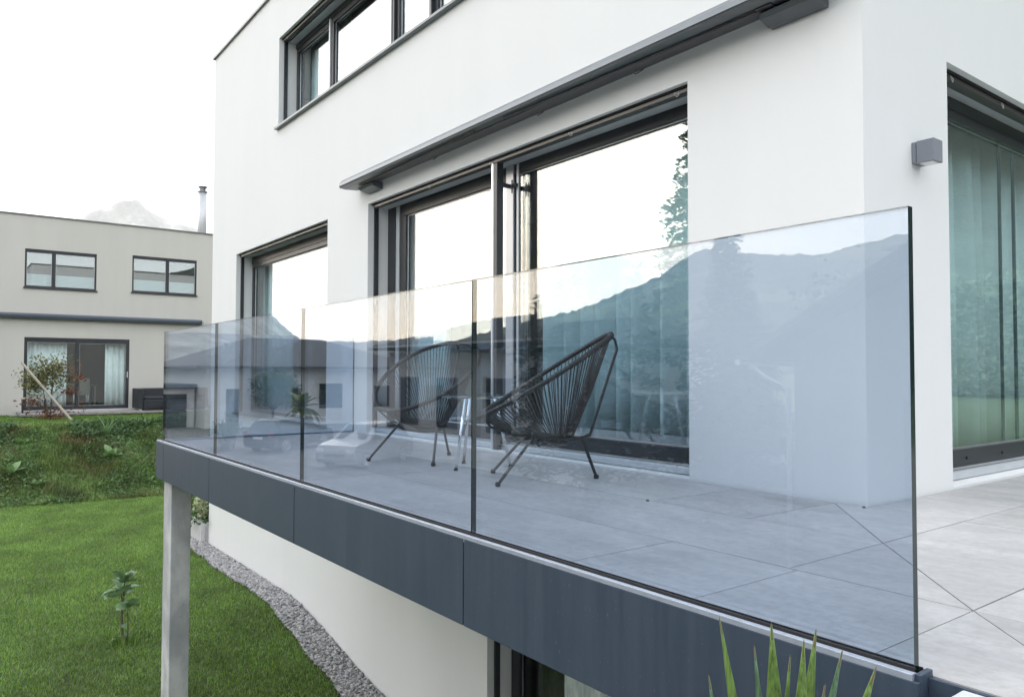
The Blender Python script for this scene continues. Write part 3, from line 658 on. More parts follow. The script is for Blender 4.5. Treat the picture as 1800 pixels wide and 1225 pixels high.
make_chair("lounge_chair", "dark woven lounge chair right of the small table, seen from its side", (-3.575, 2.925, FZ), math.atan2(-.545, .84))
tb = thing("side_table", "small round table with glass top and chrome legs between the chairs", "table", (-4.27, 2.94, FZ))
MB().lathe([(.265, .487), (.27, .489), (.27, .497), (.265, .499)], 0, 0, 40).build("table_top", glass_mat("table_glass", (.8, .86, .88), .1), tb, local=True)
MB().tube([(.235*cos(a), .235*sin(a), .478) for a in np.linspace(0, 2*pi, 36, endpoint=False)], .007, 6, closed=True).build("top_ring", M_chrome, tb, local=True)
for a, rr in ((-1.27, .22), (2.95, .23), (.85, .23)):
    l = MB().tube([(.12*cos(a), .12*sin(a), .478), (rr*cos(a), rr*sin(a), .01)], .0115, 10).build("leg", M_chrome, tb, local=True, smooth=True)
    MB().lathe([(.014, 0), (.014, .014)], rr*cos(a), rr*sin(a), 10).build("foot_cap", M_seal, l, local=True)

# ------------------------------------------------------------------ gravel strip along the house
def stones(name, n, sampler, rmin, rmax, material, label=None, cat=None):
    """scatter of faceted pebbles, one joined mesh"""
    ico = np.array([(0, 0, 1), (.89, 0, .45), (.28, .85, .45), (-.72, .53, .45), (-.72, -.53, .45), (.28, -.85, .45), (.72, .53, -.45), (-.28, .85, -.45), (-.89, 0, -.45), (-.28, -.85, -.45), (.72, -.53, -.45), (0, 0, -1)])
    fc = np.array([(0, 1, 2), (0, 2, 3), (0, 3, 4), (0, 4, 5), (0, 5, 1), (1, 6, 2), (2, 7, 3), (3, 8, 4), (4, 9, 5), (5, 10, 1), (6, 7, 2), (7, 8, 3), (8, 9, 4), (9, 10, 5), (10, 6, 1), (11, 7, 6), (11, 8, 7), (11, 9, 8), (11, 10, 9), (11, 6, 10)])
    P = sampler(n); r = RNG.uniform(rmin, rmax, n); S = np.stack([r*RNG.uniform(.8, 1.5, n), r*RNG.uniform(.7, 1.1, n), r*RNG.uniform(.5, .8, n)], -1)
    an = RNG.uniform(0, 6.28, n); L = ico[None]*S[:, None]*RNG.uniform(.8, 1.15, (n, 12, 1))
    X = L[..., 0]*np.cos(an)[:, None]-L[..., 1]*np.sin(an)[:, None]; Y = L[..., 0]*np.sin(an)[:, None]+L[..., 1]*np.cos(an)[:, None]
    V = np.stack([X, Y, L[..., 2]], -1)+P[:, None]; F = (fc[None]+12*np.arange(n)[:, None, None]).reshape(-1, 3)
    o = raw(name, V.reshape(-1, 3), F, material, kind="stuff"); return tag(o, label, cat)
M_peb = mat("grey_pebbles", (.3, .3, .3), .85); _g = nodes(M_peb)[0].new("ShaderNodeNewGeometry")
setcol(M_peb, ramp(M_peb, _g.outputs["Random Per Island"], [(0, (.13, .13, .14)), (.35, (.30, .30, .31)), (.7, (.46, .46, .47)), (1, (.26, .24, .22))]))
def gv(n):
    x = RNG.uniform(-13.6, -5.2, n); w = .31+.02*np.sin(x*2.1)+.012*np.sin(x*7)+.06*sstep(-8, -6, x); y = 3.58-w*RNG.uniform(0, 1, n)**.9
    return np.stack([x, y, lawn_z(x, y)+RNG.uniform(.0, .035, n)+.02], -1)
stones("gravel", 24000, gv, .010, .022, M_peb, "strip of light grey gravel at the foot of the white wall", "gravel")

# ------------------------------------------------------------------ grass
def blades(name, P, h, w, lean, material, label, cat, curl=.35, parent=None):
    n = len(P); an = RNG.uniform(0, 2*pi, n); h = h*RNG.uniform(.55, 1.25, n); w = w*RNG.uniform(.7, 1.3, n)
    d = np.stack([np.cos(an), np.sin(an)], -1); s = np.stack([-d[:, 1], d[:, 0]], -1); le = lean*RNG.uniform(.2, 1.3, n)*h
    V = np.zeros((n, 5, 3)); V[:, :, :] = P[:, None]
    V[:, 0, :2] -= s*w[:, None]; V[:, 1, :2] += s*w[:, None]
    V[:, 2, :2] += d*(le*.4)[:, None]-s*(w*.8)[:, None]; V[:, 2, 2] += h*.6
    V[:, 3, :2] += d*(le*.4)[:, None]+s*(w*.8)[:, None]; V[:, 3, 2] += h*.6
    V[:, 4, :2] += d*le[:, None]; V[:, 4, 2] += h*(1-curl*.4*RNG.uniform(0, 1, n))
    i = 5*np.arange(n)[:, None]; F = np.concatenate([i+np.array([[0, 1, 3]]), i+np.array([[0, 3, 2]]), i+np.array([[2, 3, 4]])])
    o = raw(name, V.reshape(-1, 3), F, material, kind="stuff"); return tag(o, label, cat)
def lawn_pts(n, x0, x1, y0, y1, power=1.):
    x = x1-(x1-x0)*RNG.uniform(0, 1, n)**power; y = RNG.uniform(y0, y1, n)
    lim = 3.56-(.31+.02*np.sin(x*2.1)+.012*np.sin(x*7)+.06*sstep(-8, -6, x))+RNG.uniform(-.02, .06, n)
    k = (y < lim) | (x < -13.5); x, y = x[k], y[k]; return np.stack([x, y, lawn_z(x, np.minimum(y, 3.58))-.004], -1)
P = np.concatenate([lawn_pts(170000, -19, -6.2, .2, 3.5, 1.15), lawn_pts(40000, -19, -5.5, -3, .2), lawn_pts(60000, -19, -13, 3.4, 6.5)])
blades("lawn_grass", P, .040, .0038, .6, M_turf, "short mown green grass of the garden lawn", "grass")
def bank_pts(n, x0=-22.3, x1=-18.7, y0=-1.5, y1=8):
    x = RNG.uniform(x0, x1, n); y = RNG.uniform(y0, y1, n); return np.stack([x, y, bank_z(x, y)-.01], -1)
def clumpy(P, scale, thr, seed):
    v = np.array([mnoise.noise(Vector((p[0]*scale+seed, p[1]*scale, p[2]*scale))) for p in P]); return P[v > thr]
blades("bank_grass", clumpy(bank_pts(60000), 1.2, -.35, 0), .16, .006, .9, M_bankg, "rough green grass and weeds covering the embankment", "grass", 1)
blades("dry_grass", clumpy(bank_pts(40000), 1.1, .0, 9), .15, .006, 1.1, M_bankd, "patches of dry straw coloured grass on the embankment", "grass", 1)
x = RNG.uniform(-27.9, -22.2, 42000); y = RNG.uniform(-1, 8.5, 42000); P = np.stack([x, y, x*0-.76], -1); P = P[~((P[:, 0] < -26.3) & (P[:, 1] > 1.8))]
blades("upper_grass", P, .07, .006, .5, leaf_mat("fresh_grass", (.12, .22, .035), .3, 1.5, .3), "bright green lawn above the embankment before the grey house", "grass")
def leaf_cloud(P, size, asp=.6, flat=.5):
    """small pointed leaf quads with a fold, random orientation"""
    n = len(P); s = size*RNG.uniform(.6, 1.3, n); a = RNG.normal(size=(n, 3)); a[:, 2] *= flat; a /= np.linalg.norm(a, axis=1)[:, None]
    b = RNG.normal(size=(n, 3)); b -= a*(a*b).sum(1)[:, None]; b /= np.linalg.norm(b, axis=1)[:, None]; c = np.cross(a, b)
    V = np.stack([P-a*s[:, None]*.5, P+b*(s*asp*.5)[:, None]+c*(s*.12)[:, None], P+a*s[:, None]*.5, P-b*(s*asp*.5)[:, None]+c*(s*.12)[:, None]], 1)
    i = 4*np.arange(n)[:, None]; return V.reshape(-1, 3), np.concatenate([i+np.array([[0, 1, 2]]), i+np.array([[0, 2, 3]])])
P = clumpy(bank_pts(52000), .9, -.05, 4); P[:, 2] += RNG.uniform(.02, .14, len(P)); V, F = leaf_cloud(P, .05, .8)
tag(raw("clover", V, F, M_bankw, kind="stuff"), "dark green clover and small leaves spread over the embankment", "weeds")
P = clumpy(bank_pts(9000, -22.2, -21.3), .8, -.1, 14); P[:, 2] += RNG.uniform(.03, .22, len(P)); V, F = leaf_cloud(P, .07, .8)
tag(raw("ivy", V, F, M_hyleaf, kind="stuff"), "dense dark leaves along the upper edge of the embankment", "weeds")

# ------------------------------------------------------------------ plants
def leaf_mesh(name, L, W, m, droop=.25, fold=.18, lobes=None, nseg=7):
    """single leaf along +x from the origin, with midrib fold and droop"""
    V = []; F = []
    for i in range(nseg+1):
        t = i/nseg; w = W/2*(sin(pi*t**.8)**.75 if lobes is None else lobes(t)); x = L*t; z = L*(.12*t-droop*t*t)
        V += [(x, -w, z+w*fold), (x, 0, z), (x, w, z+w*fold)]
    for i in range(nseg): a = 3*i; F += [(a, a+3, a+4, a+1), (a+1, a+4, a+5, a+2)]
    me = bpy.data.meshes.new(name); me.from_pydata(V, [], F); me.materials.append(m); me.polygons.foreach_set("use_smooth", [True]*len(me.polygons)); return me
def put_leaf(me, parent, pos, az, el, scale=1, roll=0, name="leaf"):
    o = bpy.data.objects.new(name, me); col.objects.link(o); o.parent = parent; o.location = pos; o.rotation_euler = (roll, -el, az); o.scale = (scale,)*3; return o
dock = leaf_mesh("dock_leaf", .34, .17, M_dock, .3); bladel = leaf_mesh("strap_leaf", .5, .035, M_bankw, .5)
def dock_plant(px_pos, s, nl, label, me=dock, name="dock_plant", el0=.75):
    t = thing(name, label, "weed", px_pos); rr = random.Random(label)
    for k in range(nl): put_leaf(me, t, (0, 0, 0), 2*pi*k/nl+rr.uniform(-.4, .4), el0*rr.uniform(.6, 1.6), s*rr.uniform(.7, 1.2), rr.uniform(-.3, .3))
def on_bank(px, py):
    d = fw*1335+rt*(px-900)-up*(py-612.5); p = Vector((0, 0, .635))
    for k in range(4000):
        p2 = p+d.normalized()*(.01*k)
        if p2.x < -18.6 and p2.z < float(bank_z(p2.x, p2.y)): return p2
    return p2
for (px, py, s, nl, lab) in ((196, 806, 1.1, 7, "broad-leaved weed right of centre on the embankment"), (31, 783, .85, 7, "broad-leaved weed high on the left of the embankment"), (14, 836, 1.1, 5, "tall grey-green weed at the left edge of the embankment"), (64, 857, .9, 6, "pale green weed low on the embankment near the lawn"), (128, 842, .55, 6, "small leafy weed low in the middle of the embankment"), (262, 850, .6, 6, "small yellow-green weed low beside the terrace corner"), (172, 858, .5, 5, "thin pale weed at the foot of the embankment")): dock_plant(on_bank(px, py), s, nl, lab)
dock_plant(on_bank(187, 770), 1.2, 12, "strap-leaved clump near the top of the embankment", bladel, "strap_plant", 1.0)

# young fig
figp = (-9.06, 1.65, float(lawn_z(-9.06, 1.65)))
fig = thing("fig_sapling", "young fig sapling alone in the middle of the lawn", "tree", figp)
MB().tube([(0, 0, 0), (-.03, .0, .12), (-.06, .0, .24), (-.09, .01, .36)], [.016, .013, .012, .011], 7).build("trunk", M_bark, fig, local=True)
MB().tube([(-.09, .01, .36), (-.20, .02, .41), (-.31, .03, .455)], [.010, .008, .006], 6).build("branch", M_bark, fig, local=True)
MB().tube([(-.09, .01, .36), (-.075, .02, .48), (-.06, .02, .60)], [.010, .008, .006], 6).build("branch", M_bark, fig, local=True)
MB().tube([(.10, .03, 0), (.115, .03, .15), (.10, .03, .30), (.095, .03, .37)], [.007, .006, .005, .004], 6).build("stem", M_bark, fig, local=True)
lob = lambda t: (.55+.45*abs(sin(3.2*pi*t)))*(sin(pi*min(1, t*.92+.06))**.6) if t < .97 else .02
figl = leaf_mesh("fig_leaf", .2, .17, M_fig, .3, .3, lob, 12)
rr = random.Random(3)
for c, n, s in (((-.31, .03, .455), 7, 1.0), ((-.06, .02, .60), 7, 1.0), ((-.09, .02, .46), 3, .85), ((.095, .03, .37), 6, .75), ((.02, .0, .02), 5, .55), ((-.04, .01, .16), 1, .6)):
    for k in range(n): put_leaf(figl, fig, c, 2*pi*k/n+rr.uniform(-.4, .4), rr.uniform(-.1, 1.05), s*rr.uniform(.65, 1.1), rr.uniform(-.7, .7))

P = np.stack([RNG.normal(figp[0], .09, 260), RNG.normal(figp[1], .09, 260), np.full(260, figp[2]-.01)], -1)
blades("grass_tuft", P, .10, .004, .7, M_turf, "tuft of longer grass round the stem of the fig sapling", "grass")
# yucca right in front of the fascia
yu = thing("yucca", "spiky yucca leaves rising before the fascia at the bottom right", "plant", (-.83, 1.22, -1.0))
def pxp(px, py, Y):
    d = fw*1335+rt*(px-900)-up*(py-612.5); t = Y/d.y; return Vector((d.x*t, d.y*t, .635+d.z*t))
def yucca_leaf(tip, base, w, m, bend=.06):
    tip = Vector(tip)-yu.location; base = Vector(base)-yu.location; n = 14; V = []; F = []
    ax = tip-base; side = ax.cross(Vector((.55, -.83, 0))).normalized(); nrm = side.cross(ax).normalized()
    if nrm.dot(Vector((.5, -.8, 0))) < 0: nrm = -nrm
    for i in range(n+1):
        t = i/n; p = base.lerp(tip, t)+nrm*(-bend*sin(pi*t)); ww = w*(1-t**2.2)*(.55+.45*min(1, t*3)); ww = max(ww, .0007)
        V += [p-side*ww+nrm*ww*.35, p, p+side*ww+nrm*ww*.35]
    for i in range(n): a = 3*i; F += [(a, a+1, a+4, a+3), (a+1, a+2, a+5, a+4)]
    mb = MB(); mb.add(V, F); o = mb.build("leaf", m, yu, local=True, smooth=True)
    s = o.modifiers.new("solid", 'SOLIDIFY'); s.thickness = .002; return o
rr = random.Random(5)
for (px, py, Y, w, m, lean) in ((1265, 1088, 1.30, .013, M_yucca, .10), (1326, 1137, 1.34, .012, M_yuccab, .03), (1356, 1098, 1.22, .022, M_yucca, .0), (1389, 1155, 1.28, .010, M_yucca, .0), (1413, 1128, 1.20, .019, M_yucca, -.03), (1434, 1110, 1.26, .018, M_yucca, -.06), (1480, 1146, 1.25, .013, M_yuccab, -.09), (1539, 1176, 1.22, .018, M_yucca, -.14), (1246, 1189, 1.24, .013, M_yuccab, .04), (1450, 1206, 1.18, .010, M_yuccab, -.02), (1300, 1235, 1.15, .02, M_yucca, .1), (1500, 1240, 1.12, .02, M_yucca, -.1), (1400, 1230, 1.1, .02, M_yuccab, 0)):
    tip = pxp(px, py, Y); yucca_leaf(tip, (-.83+rr.uniform(-.03, .03)+(tip.x+.83)*.05+.35*lean, 1.22+rr.uniform(-.03, .03), -.72), w*1.9, m)
for o in [c for c in yu.children if c.name.startswith("leaf")]:      # dry brown points on the leaf tips
    vs_ = [v.co for v in o.data.vertices]; tip_ = vs_[-2]; q_ = vs_[-5]
    MB().tube([q_.lerp(tip_, .55), q_.lerp(tip_, 1.0), tip_+(tip_-q_)*.10], [.0017, .0011, .0003], 5).build("dry_tip", mat("dry_leaf_tip", (.16, .11, .06), .8), o, local=True)
MB().lathe([(.05, 0), (.055, .15), (.045, .3)], 0, 0, 12).build("trunk", M_bark, yu, local=True)

# hydrangea in a white planter at the far house corner
pl = thing("planter", "white fluted planter box at the far corner of the white house", "planter", (-13.42, 3.72, -2.21))
PX0, PX1, PY0, PY1 = -13.75, -13.02, 3.5, 4.2
M_plant = variation("white_planter", (.62, .62, .62), .08, 8, .8)
bx("box", M_plant, pl, PX0, PX1, PY0, PY1, -2.22, -1.86, bevel=.01)
for k in range(9):
    xx = PX0+.05+k*.077; bx("rib", M_plant, pl, xx, xx+.03, PY0-.012, PY0-.0005, -2.2, -1.88); bx("rib", M_plant, pl, PX1+.0005, PX1+.012, PY0+.04+k*.075, PY0+.07+k*.075, -2.2, -1.88)
hy = thing("hydrangea", "hydrangea with cream flower heads growing in the white planter", "shrub", (-13.38, 3.75, -1.87))
P = np.stack([RNG.normal(-13.38, .2, 900), RNG.normal(3.76, .22, 900), RNG.uniform(-1.88, -1.25, 900)], -1)-np.array([-13.38, 3.75, -1.87]); V, F = leaf_cloud(P, .09, .7)
raw("foliage", V, F, M_hyleaf, hy)
mb = MB()
for k in range(7): mb.tube([(rr.uniform(-.1, .1), rr.uniform(-.1, .1), 0), (rr.uniform(-.2, .2), rr.uniform(-.2, .2), .35)], .006, 5)
mb.build("stems", M_bark, hy, local=True)
for (px, py) in ((350, 880), (347, 890), (358, 895), (356, 903), (363, 884)):
    d = fw*1335+rt*(px-900)-up*(py-612.5); t = -13.15/d.x; c = np.array((d.x*t, d.y*t, .635+d.z*t))-np.array([-13.38, 3.75, -1.87])
    n = 260; u = RNG.normal(size=(n, 3)); u /= np.linalg.norm(u, axis=1)[:, None]; V, F = leaf_cloud(c+u*.078*RNG.uniform(.8, 1, (n, 1)), .035, .9); raw("flower_head", V, F, M_petal, hy)

# ------------------------------------------------------------------ the grey neighbour house
NX = -28.0
nb = thing("grey_house", "two storey greige stucco house with flat roof across the garden", "house", (-32, 4, -.75))
NW1 = (2.15, 4.14, 3.26, 4.46); NW2 = (5.2, 7.27, 3.30, 4.53); ND = (2.18, 5.16, -.60, 1.69)
mb = MB(); wall_holes(mb, 0, NX, -.3, -1.2, 9.3, -.85, 5.50, [NW1, NW2, ND]); mb.build("wall", M_grey, nb)
bx("wall", M_grey, nb, -38, NX-.3, -1.2, -.9, -.85, 5.5); bx("wall", M_grey, nb, -38, NX-.3, 9.0, 9.3, -.85, 5.5); bx("wall", M_grey, nb, -38, -37.7, -.9, 9.0, -.85, 5.5)
bx("roof", mat("roof_gravel", (.3, .3, .3), .9), nb, -37.7, NX-.3, -.9, 9.0, 5.2, 5.35); bx("parapet_cap", MATS["cap_metal"], nb, NX-.34, NX+.04, -1.23, 9.33, 5.50, 5.54)
bx("room_wall", M_inner, nb, -34, -33.8, -.85, 8.9, -.8, 5.1); bx("room_floor", M_floor, nb, -33.8, NX-.31, -.85, 8.9, 2.3, 2.5); bx("room_floor", M_floor, nb, -33.8, NX-.31, -.85, 8.9, -.8, -.62)
bx("room_wall", M_inner, nb, -33.8, NX-.32, 5.6, 5.7, -.6, 2.3); bx("room_wall", M_inner, nb, -33.8, NX-.32, 1.6, 1.7, -.6, 2.3)
def nwin(h, um, sl):
    w = bx("window", M_frame, nb, NX-.09, NX-.02, h[0]+.001, h[1]-.001, h[3]-.05, h[3]-.001)
    framed(w, "sash", 0, NX-.03, h[0]+.001, um, h[2], h[3]-.05, .055, .06); framed(w, "sash", 0, NX-.03, um+.004, h[1]-.001, h[2], h[3]-.05, .055, .06)
    bx("sill", M_frame, w, NX-.1, NX+.04, h[0]-.03, h[1]+.03, h[2]-.05, h[2]-.002)
    for k, (a, b_) in enumerate(((h[0]+.06, um-.05), (um+.06, h[1]-.05))):
        mb = MB(); z0 = h[2]+.055
        for q in range(9): mb.box(NX-.135, NX-.115, a, b_, z0+q*.042, z0+q*.042+.034)
        mb.build("pleated_blind", mat("pleat_white", (.66, .68, .7), .8), w)
nwin(NW1, 2.93, 0); nwin(NW2, 6.31, 0)
nd = bx("patio_door", M_frame, nb, NX-.1, NX-.02, ND[0]+.001, ND[1]-.001, 1.63, 1.689)
framed(nd, "door_leaf", 0, NX-.06, ND[0]+.001, 3.72, ND[2], 1.63, .09, .07, .12, pane=M_paneN); framed(nd, "door_leaf", 0, NX-.03, 3.60, ND[1]-.001, ND[2], 1.63, .1, .07, .12, pane=M_paneN)
bx("handle", M_alu, nd, NX-.028, NX+.01, 5.09, 5.12, .42, .62)
nc = thing("awning", "dark blue-grey awning cassette on the front of the grey house", "awning", (NX+.1, 3, 2.25))
MB().prism([(NX+.01, 2.27), (NX+.01, 2.43), (NX+.15, 2.43), (NX+.21, 2.36), (NX+.2, 2.29), (NX+.12, 2.25)], 1, -.9, 7.4).build("cassette", mat("awning_blue_grey", (.05, .065, .09), .35), nc)
bx("end_cap", M_seal, nc, NX+.01, NX+.16, 7.401, 7.43, 2.26, 2.42); bx("downpipe_stub", M_alu, nc, NX+.01, NX+.06, 7.52, 7.56, 2.22, 2.42)
ch = thing("flue_pipe", "shiny steel flue pipe on the roof of the grey house", "chimney", (-30, 7.96, 5.35))
MB().lathe([(.155, 5.35), (.155, 7.42), (.15, 7.42)], -30, 7.96, 20).build("pipe", variation("flue_steel", (.52, .53, .55), .1, 3, .4, .3), ch, smooth=True)
MB().lathe([(.18, 7.42), (.18, 7.46), (.11, 7.465), (.11, 7.6), (.165, 7.605), (.165, 7.65)], -30, 7.96, 20).build("cowl", mat("flue_dark", (.18, .18, .19), .4, .8), ch)
def curt2(label, y0, y1, seed): return curtain(label, 0, NX-.35, y0, y1, -.55, 1.66, M_curt, .22, .05, seed)
curt2("wide pale curtain in the left half of the grey house door", 2.2, 3.38, 11); curt2("narrow pale curtain at the right side of the grey house door", 4.48, 5.1, 12)
tbl = thing("dining_table", "table inside the grey house behind the patio door", "table", (-31, 3.9, -.62))
bx("table_top", M_deck, tbl, -31.8, -30.4, 3.3, 4.6, .12, .16)
for a, b_ in ((-31.7, 3.35), (-31.7, 4.5), (-30.5, 3.35), (-30.5, 4.5)): bx("leg", M_alu, tbl, a, a+.05, b_, b_+.05, -.62, .12)
chn = thing("dining_chair", "pale upholstered dining chair inside the grey house", "chair", (-30, 4.0, -.62))
bx("seat", mat("beige_fabric", (.4, .38, .33), .9), chn, -30.2, -29.75, 3.8, 4.25, -.2, -.12, bevel=.02); bx("backrest", MATS["beige_fabric"], chn, -29.8, -29.73, 3.8, 4.25, -.12, .38, bevel=.02)
for a in (-30.17, -29.8):
    for b_ in (3.82, 4.2): bx("leg", M_chrome, chn, a, a+.025, b_, b_+.025, -.62, -.2)
# timber deck, one board at a time
dk = thing("deck", "weathered timber deck in front of the grey house", "deck", (-27.2, 4.5, -.75))
for k in range(48): bx("board", M_deck, dk, -27.98, -26.5, 2.0+k*.142, 2.0+k*.142+.134, -.70, -.64+random.uniform(-.004, .004))
bx("door_step", variation("pale_stone", (.5, .5, .5), .1, 5, .8), dk, -27.99, -27.6, 2.0, 5.3, -.639, -.60)
so = thing("rattan_sofa", "black rattan garden sofa against the grey house wall", "sofa", (-27.3, 6.2, -.64))
bx("seat", M_rattan, so, -27.6, -26.85, 5.4, 7.4, -.55, -.30, bevel=.02); bx("backrest", M_rattan, so, -27.82, -27.62, 5.23, 7.6, -.58, .07, bevel=.02)
bx("armrest", M_rattan, so, -27.6, -26.85, 5.23, 5.39, -.58, .07, bevel=.02); bx("base", M_rattan, so, -27.6, -26.87, 5.4, 7.6, -.6, -.551)
for a in (5.27, 7.3): bx("foot", M_alu, so, -26.95, -26.88, a, a+.08, -.64, -.6)
for k in range(2): bx("cushion", mat("charcoal_cushion", (.03, .033, .04), .9), so, -27.6, -26.9, 5.42+k*.98, 6.37+k*.98, -.298, -.2, bevel=.03)
st = thing("rattan_stool", "black rattan stool in front of the garden sofa", "stool", (-26.6, 6.35, -.64))
bx("seat", M_rattan, st, -26.78, -26.3, 6.05, 6.62, -.6, -.3, bevel=.02)
for a in (6.09, 6.53): bx("foot", M_alu, st, -26.36, -26.3, a, a+.05, -.64, -.6)
bk = thing("garden_bench", "small pale bench beside the grey house door", "bench", (-27.3, 2.3, -.64))
bx("seat", M_wood, bk, -27.55, -27.2, 2.08, 2.75, -.22, -.18)
for b_ in (2.1, 2.69): bx("leg", M_black, bk, -27.5, -27.25, b_, b_+.04, -.64, -.22)
# japanese maple with its stake
mp_ = thing("japanese_maple", "small red and green japanese maple before the grey house", "tree", (-24.9, 2.6, -.76))
rr = random.Random(21)
def limb(pts, r0, r1): return MB().tube(pts, list(np.linspace(r0, r1, len(pts))), 6)
limb([(0, 0, 0), (.02, .0, .4), (-.02, .03, .9), (0, .02, 1.3), (.02, .05, 1.6)], .022, .008).build("trunk", M_bark, mp_, local=True)
limb([(0, -.05, 0), (0, -.12, .5), (.02, -.22, 1.0), (0, -.35, 1.2)], .016, .006).build("branch", M_bark, mp_, local=True)
limb([(0, 0, .45), (0, .25, .75), (0, .42, .9)], .010, .004).build("branch", M_bark, mp_, local=True); limb([(0, 0, .7), (0, .3, 1.05), (0, .5, 1.2)], .010, .004).build("branch", M_bark, mp_, local=True); limb([(0, -.05, .3), (0, -.4, .5), (0, -.5, .55)], .008, .004).build("branch", M_bark, mp_, local=True)
def crown(cents, n, size, m, name="crown"):
    P = np.concatenate([RNG.normal(size=(int(n*w), 3))*np.array(r)+np.array(c) for c, r, w in cents]); V, F = leaf_cloud(P, size, .55); return raw(name, V, F, m, mp_)
crown([((0, -.02, 1.42), (.2, .25, .2), 1), ((0, -.42, 1.1), (.2, .15, .17), .7), ((.1, -.1, 1.1), (.2, .3, .15), .3)], 1000, .085, M_mapleg)
crown([((0, .45, .82), (.1, .12, .06), .35), ((0, .62, 1.2), (.1, .12, .05), .3), ((0, -.45, .55), (.12, .15, .09), .4), ((0, .1, .3), (.1, .35, .10), .6), ((0, .0, .08), (.12, .18, .08), .6), ((0, .35, 1.45), (.1, .2, .15), .25)], 300, .08, M_mapler)
stk = MB().tube([(-24.5, 1.86, .86), (-24.4, 3.1, -.80)], .032, 10).build("timber_stake", M_wood); tag(stk, "pale timber stake leaning across the japanese maple", "stake")

# ------------------------------------------------------------------ across the court: seen in the glass
def hip_roof(mb, x0, x1, y0, y1, ze, zr, over=.6, ridge_axis=0, inset=None, thick=.16):
    x0 -= over; x1 += over; y0 -= over; y1 += over; ym = (y0+y1)/2; xm = (x0+x1)/2
    if ridge_axis == 0:
        i = (y1-y0)/2*.8 if inset is None else inset; r = [(x0+i, ym, zr), (x1-i, ym, zr)]; fs = [(0, 1, 5, 4), (2, 3, 4, 5), (1, 2, 5), (3, 0, 4)]
    else:
        i = (x1-x0)/2*.8 if inset is None else inset; r = [(xm, y0+i, zr), (xm, y1-i, zr)]; fs = [(0, 1, 4), (1, 2, 5, 4), (2, 3, 5), (3, 0, 4, 5)]
    e = [(x0, y0, ze), (x1, y0, ze), (x1, y1, ze), (x0, y1, ze)]; mb.add(e+r, fs)
    mb.box(x0, x1, y0, y1, ze-thick, ze-.002)
def tile_courses(mb, x0, x1, y0, z0, y1, z1, n=16):
    """rows of roof tiles as shallow steps running along x"""
    for k in range(n):
        a, b_ = k/n, (k+1)/n; p = (y0+(y1-y0)*a, z0+(z1-z0)*a); q = (y0+(y1-y0)*b_, z0+(z1-z0)*b_)
        mb.prism([(p[0], p[1]+.012), (q[0], q[1]+.002), (q[0], q[1]+.014), (p[0], p[1]+.055)], 0, x0, x1)
def simple_win(parent, axis, d, u0, u1, z0, z1, sgn):
    B = (lambda a, b, c, e, f, g: (a, b, c, e, f, g)) if axis == 1 else (lambda a, b, c, e, f, g: (c, e, a, b, f, g))
    w = MB(); w.box(*B(u0, u1, d, d+sgn*.05, z0, z0+.07)); w.box(*B(u0, u1, d, d+sgn*.05, z1-.07, z1)); w.box(*B(u0, u0+.07, d, d+sgn*.05, z0+.07, z1-.07)); w.box(*B(u1-.07, u1, d, d+sgn*.05, z0+.07, z1-.07))
    o = w.build("window", M_frame, parent); MB().box(*B(u0+.07, u1-.07, d+sgn*.01, d+sgn*.02, z0+.07, z1-.07)).build("pane", mat("dark_window", (.03, .04, .05), .05), o); return o
hA = thing("bungalow", "white bungalow with grey hipped roof across the court", "house", (-56, -17, -3))
bx("wall", M_whiteB, hA, -62, -50, -25, -10.2, -3, .82)
mb = MB(); hip_roof(mb, -62, -50, -25, -10.2, .98, 3.1, .8, 1); mb.build("roof", M_roofA, hA); bx("chimney", M_conc, hA, -54.4, -54.0, -13, -12.6, 1.2, 2.6)
simple_win(hA, 0, -50, -15.2, -14.7, -1.6, -.5, 1); simple_win(hA, 0, -50, -19.5, -17.8, -1.9, -.2, 1); simple_win(hA, 0, -50, -12.3, -11.5, -2.9, -.5, 1); simple_win(hA, 0, -50, -23.5, -22, -1.9, -.4, 1)
gA = thing("garage", "flat roofed white garage with a wide dark door", "garage", (-55, -6, -3)); bx("wall", M_whiteB, gA, -58, -52, -10.1, 3, -3, -.45); bx("roof", M_frame, gA, -58.2, -51.7, -10.15, 3.2, -.449, -.2)
for k in range(6): bx("door_panel", M_frame, gA, -52, -51.94, -9.6, 2.6, -2.98+k*.36, -2.63+k*.36)
hB = thing("tiled_house", "low house with large dark tiled roof across the court", "house", (-24, -16, -3))
bx("wall", M_whiteB, hB, -30.6, -18, -20.2, -12.9, -3, 1.5)
mb = MB(); hip_roof(mb, -30.6, -18, -20.2, -12.9, 1.75, 3.05, .7, 0, 3.4); tile_courses(mb, -27.6, -21.0, -12.25, 1.76, -16.5, 3.03); mb.build("roof", M_roofA, hB)
bx("gutter", M_alu, hB, -31.4, -17.2, -12.18, -12.08, 1.66, 1.74)
for u in (-29.5, -26.5, -23, -20.2): simple_win(hB, 1, -12.9, u, u+1.5, -1.6, .4, 1)
hC = thing("gabled_house", "tall house with wide gable, overhanging eaves and chimney", "house", (-2, -15, -3))
MB().prism([(-8, -3), (4, -3), (4, 1.15), (-2, 4.35), (-8, 1.15)], 1, -20, -9.2).build("wall", stucco("shaded_render", (.2, .195, .19), .05), hC)  # wall colour darkened: the gable's shade is put into it
MB().prism([(-8.75, .93), (-8.75, .80), (-2, 4.45), (4.75, .80), (4.75, .93), (-2, 4.62)], 1, -20.6, -8.5).build("roof", M_roofA, hC)
MB().tube([(-8.72, -8.48, .82), (-8.72, -20.6, .82)], .06, 8).build("gutter", M_alu, hC); MB().tube([(-8.72, -8.8, .80), (-8.4, -8.9, .55), (-8.06, -9.1, .35), (-8.06, -9.12, -3)], .045, 8).build("downpipe", M_alu, hC)
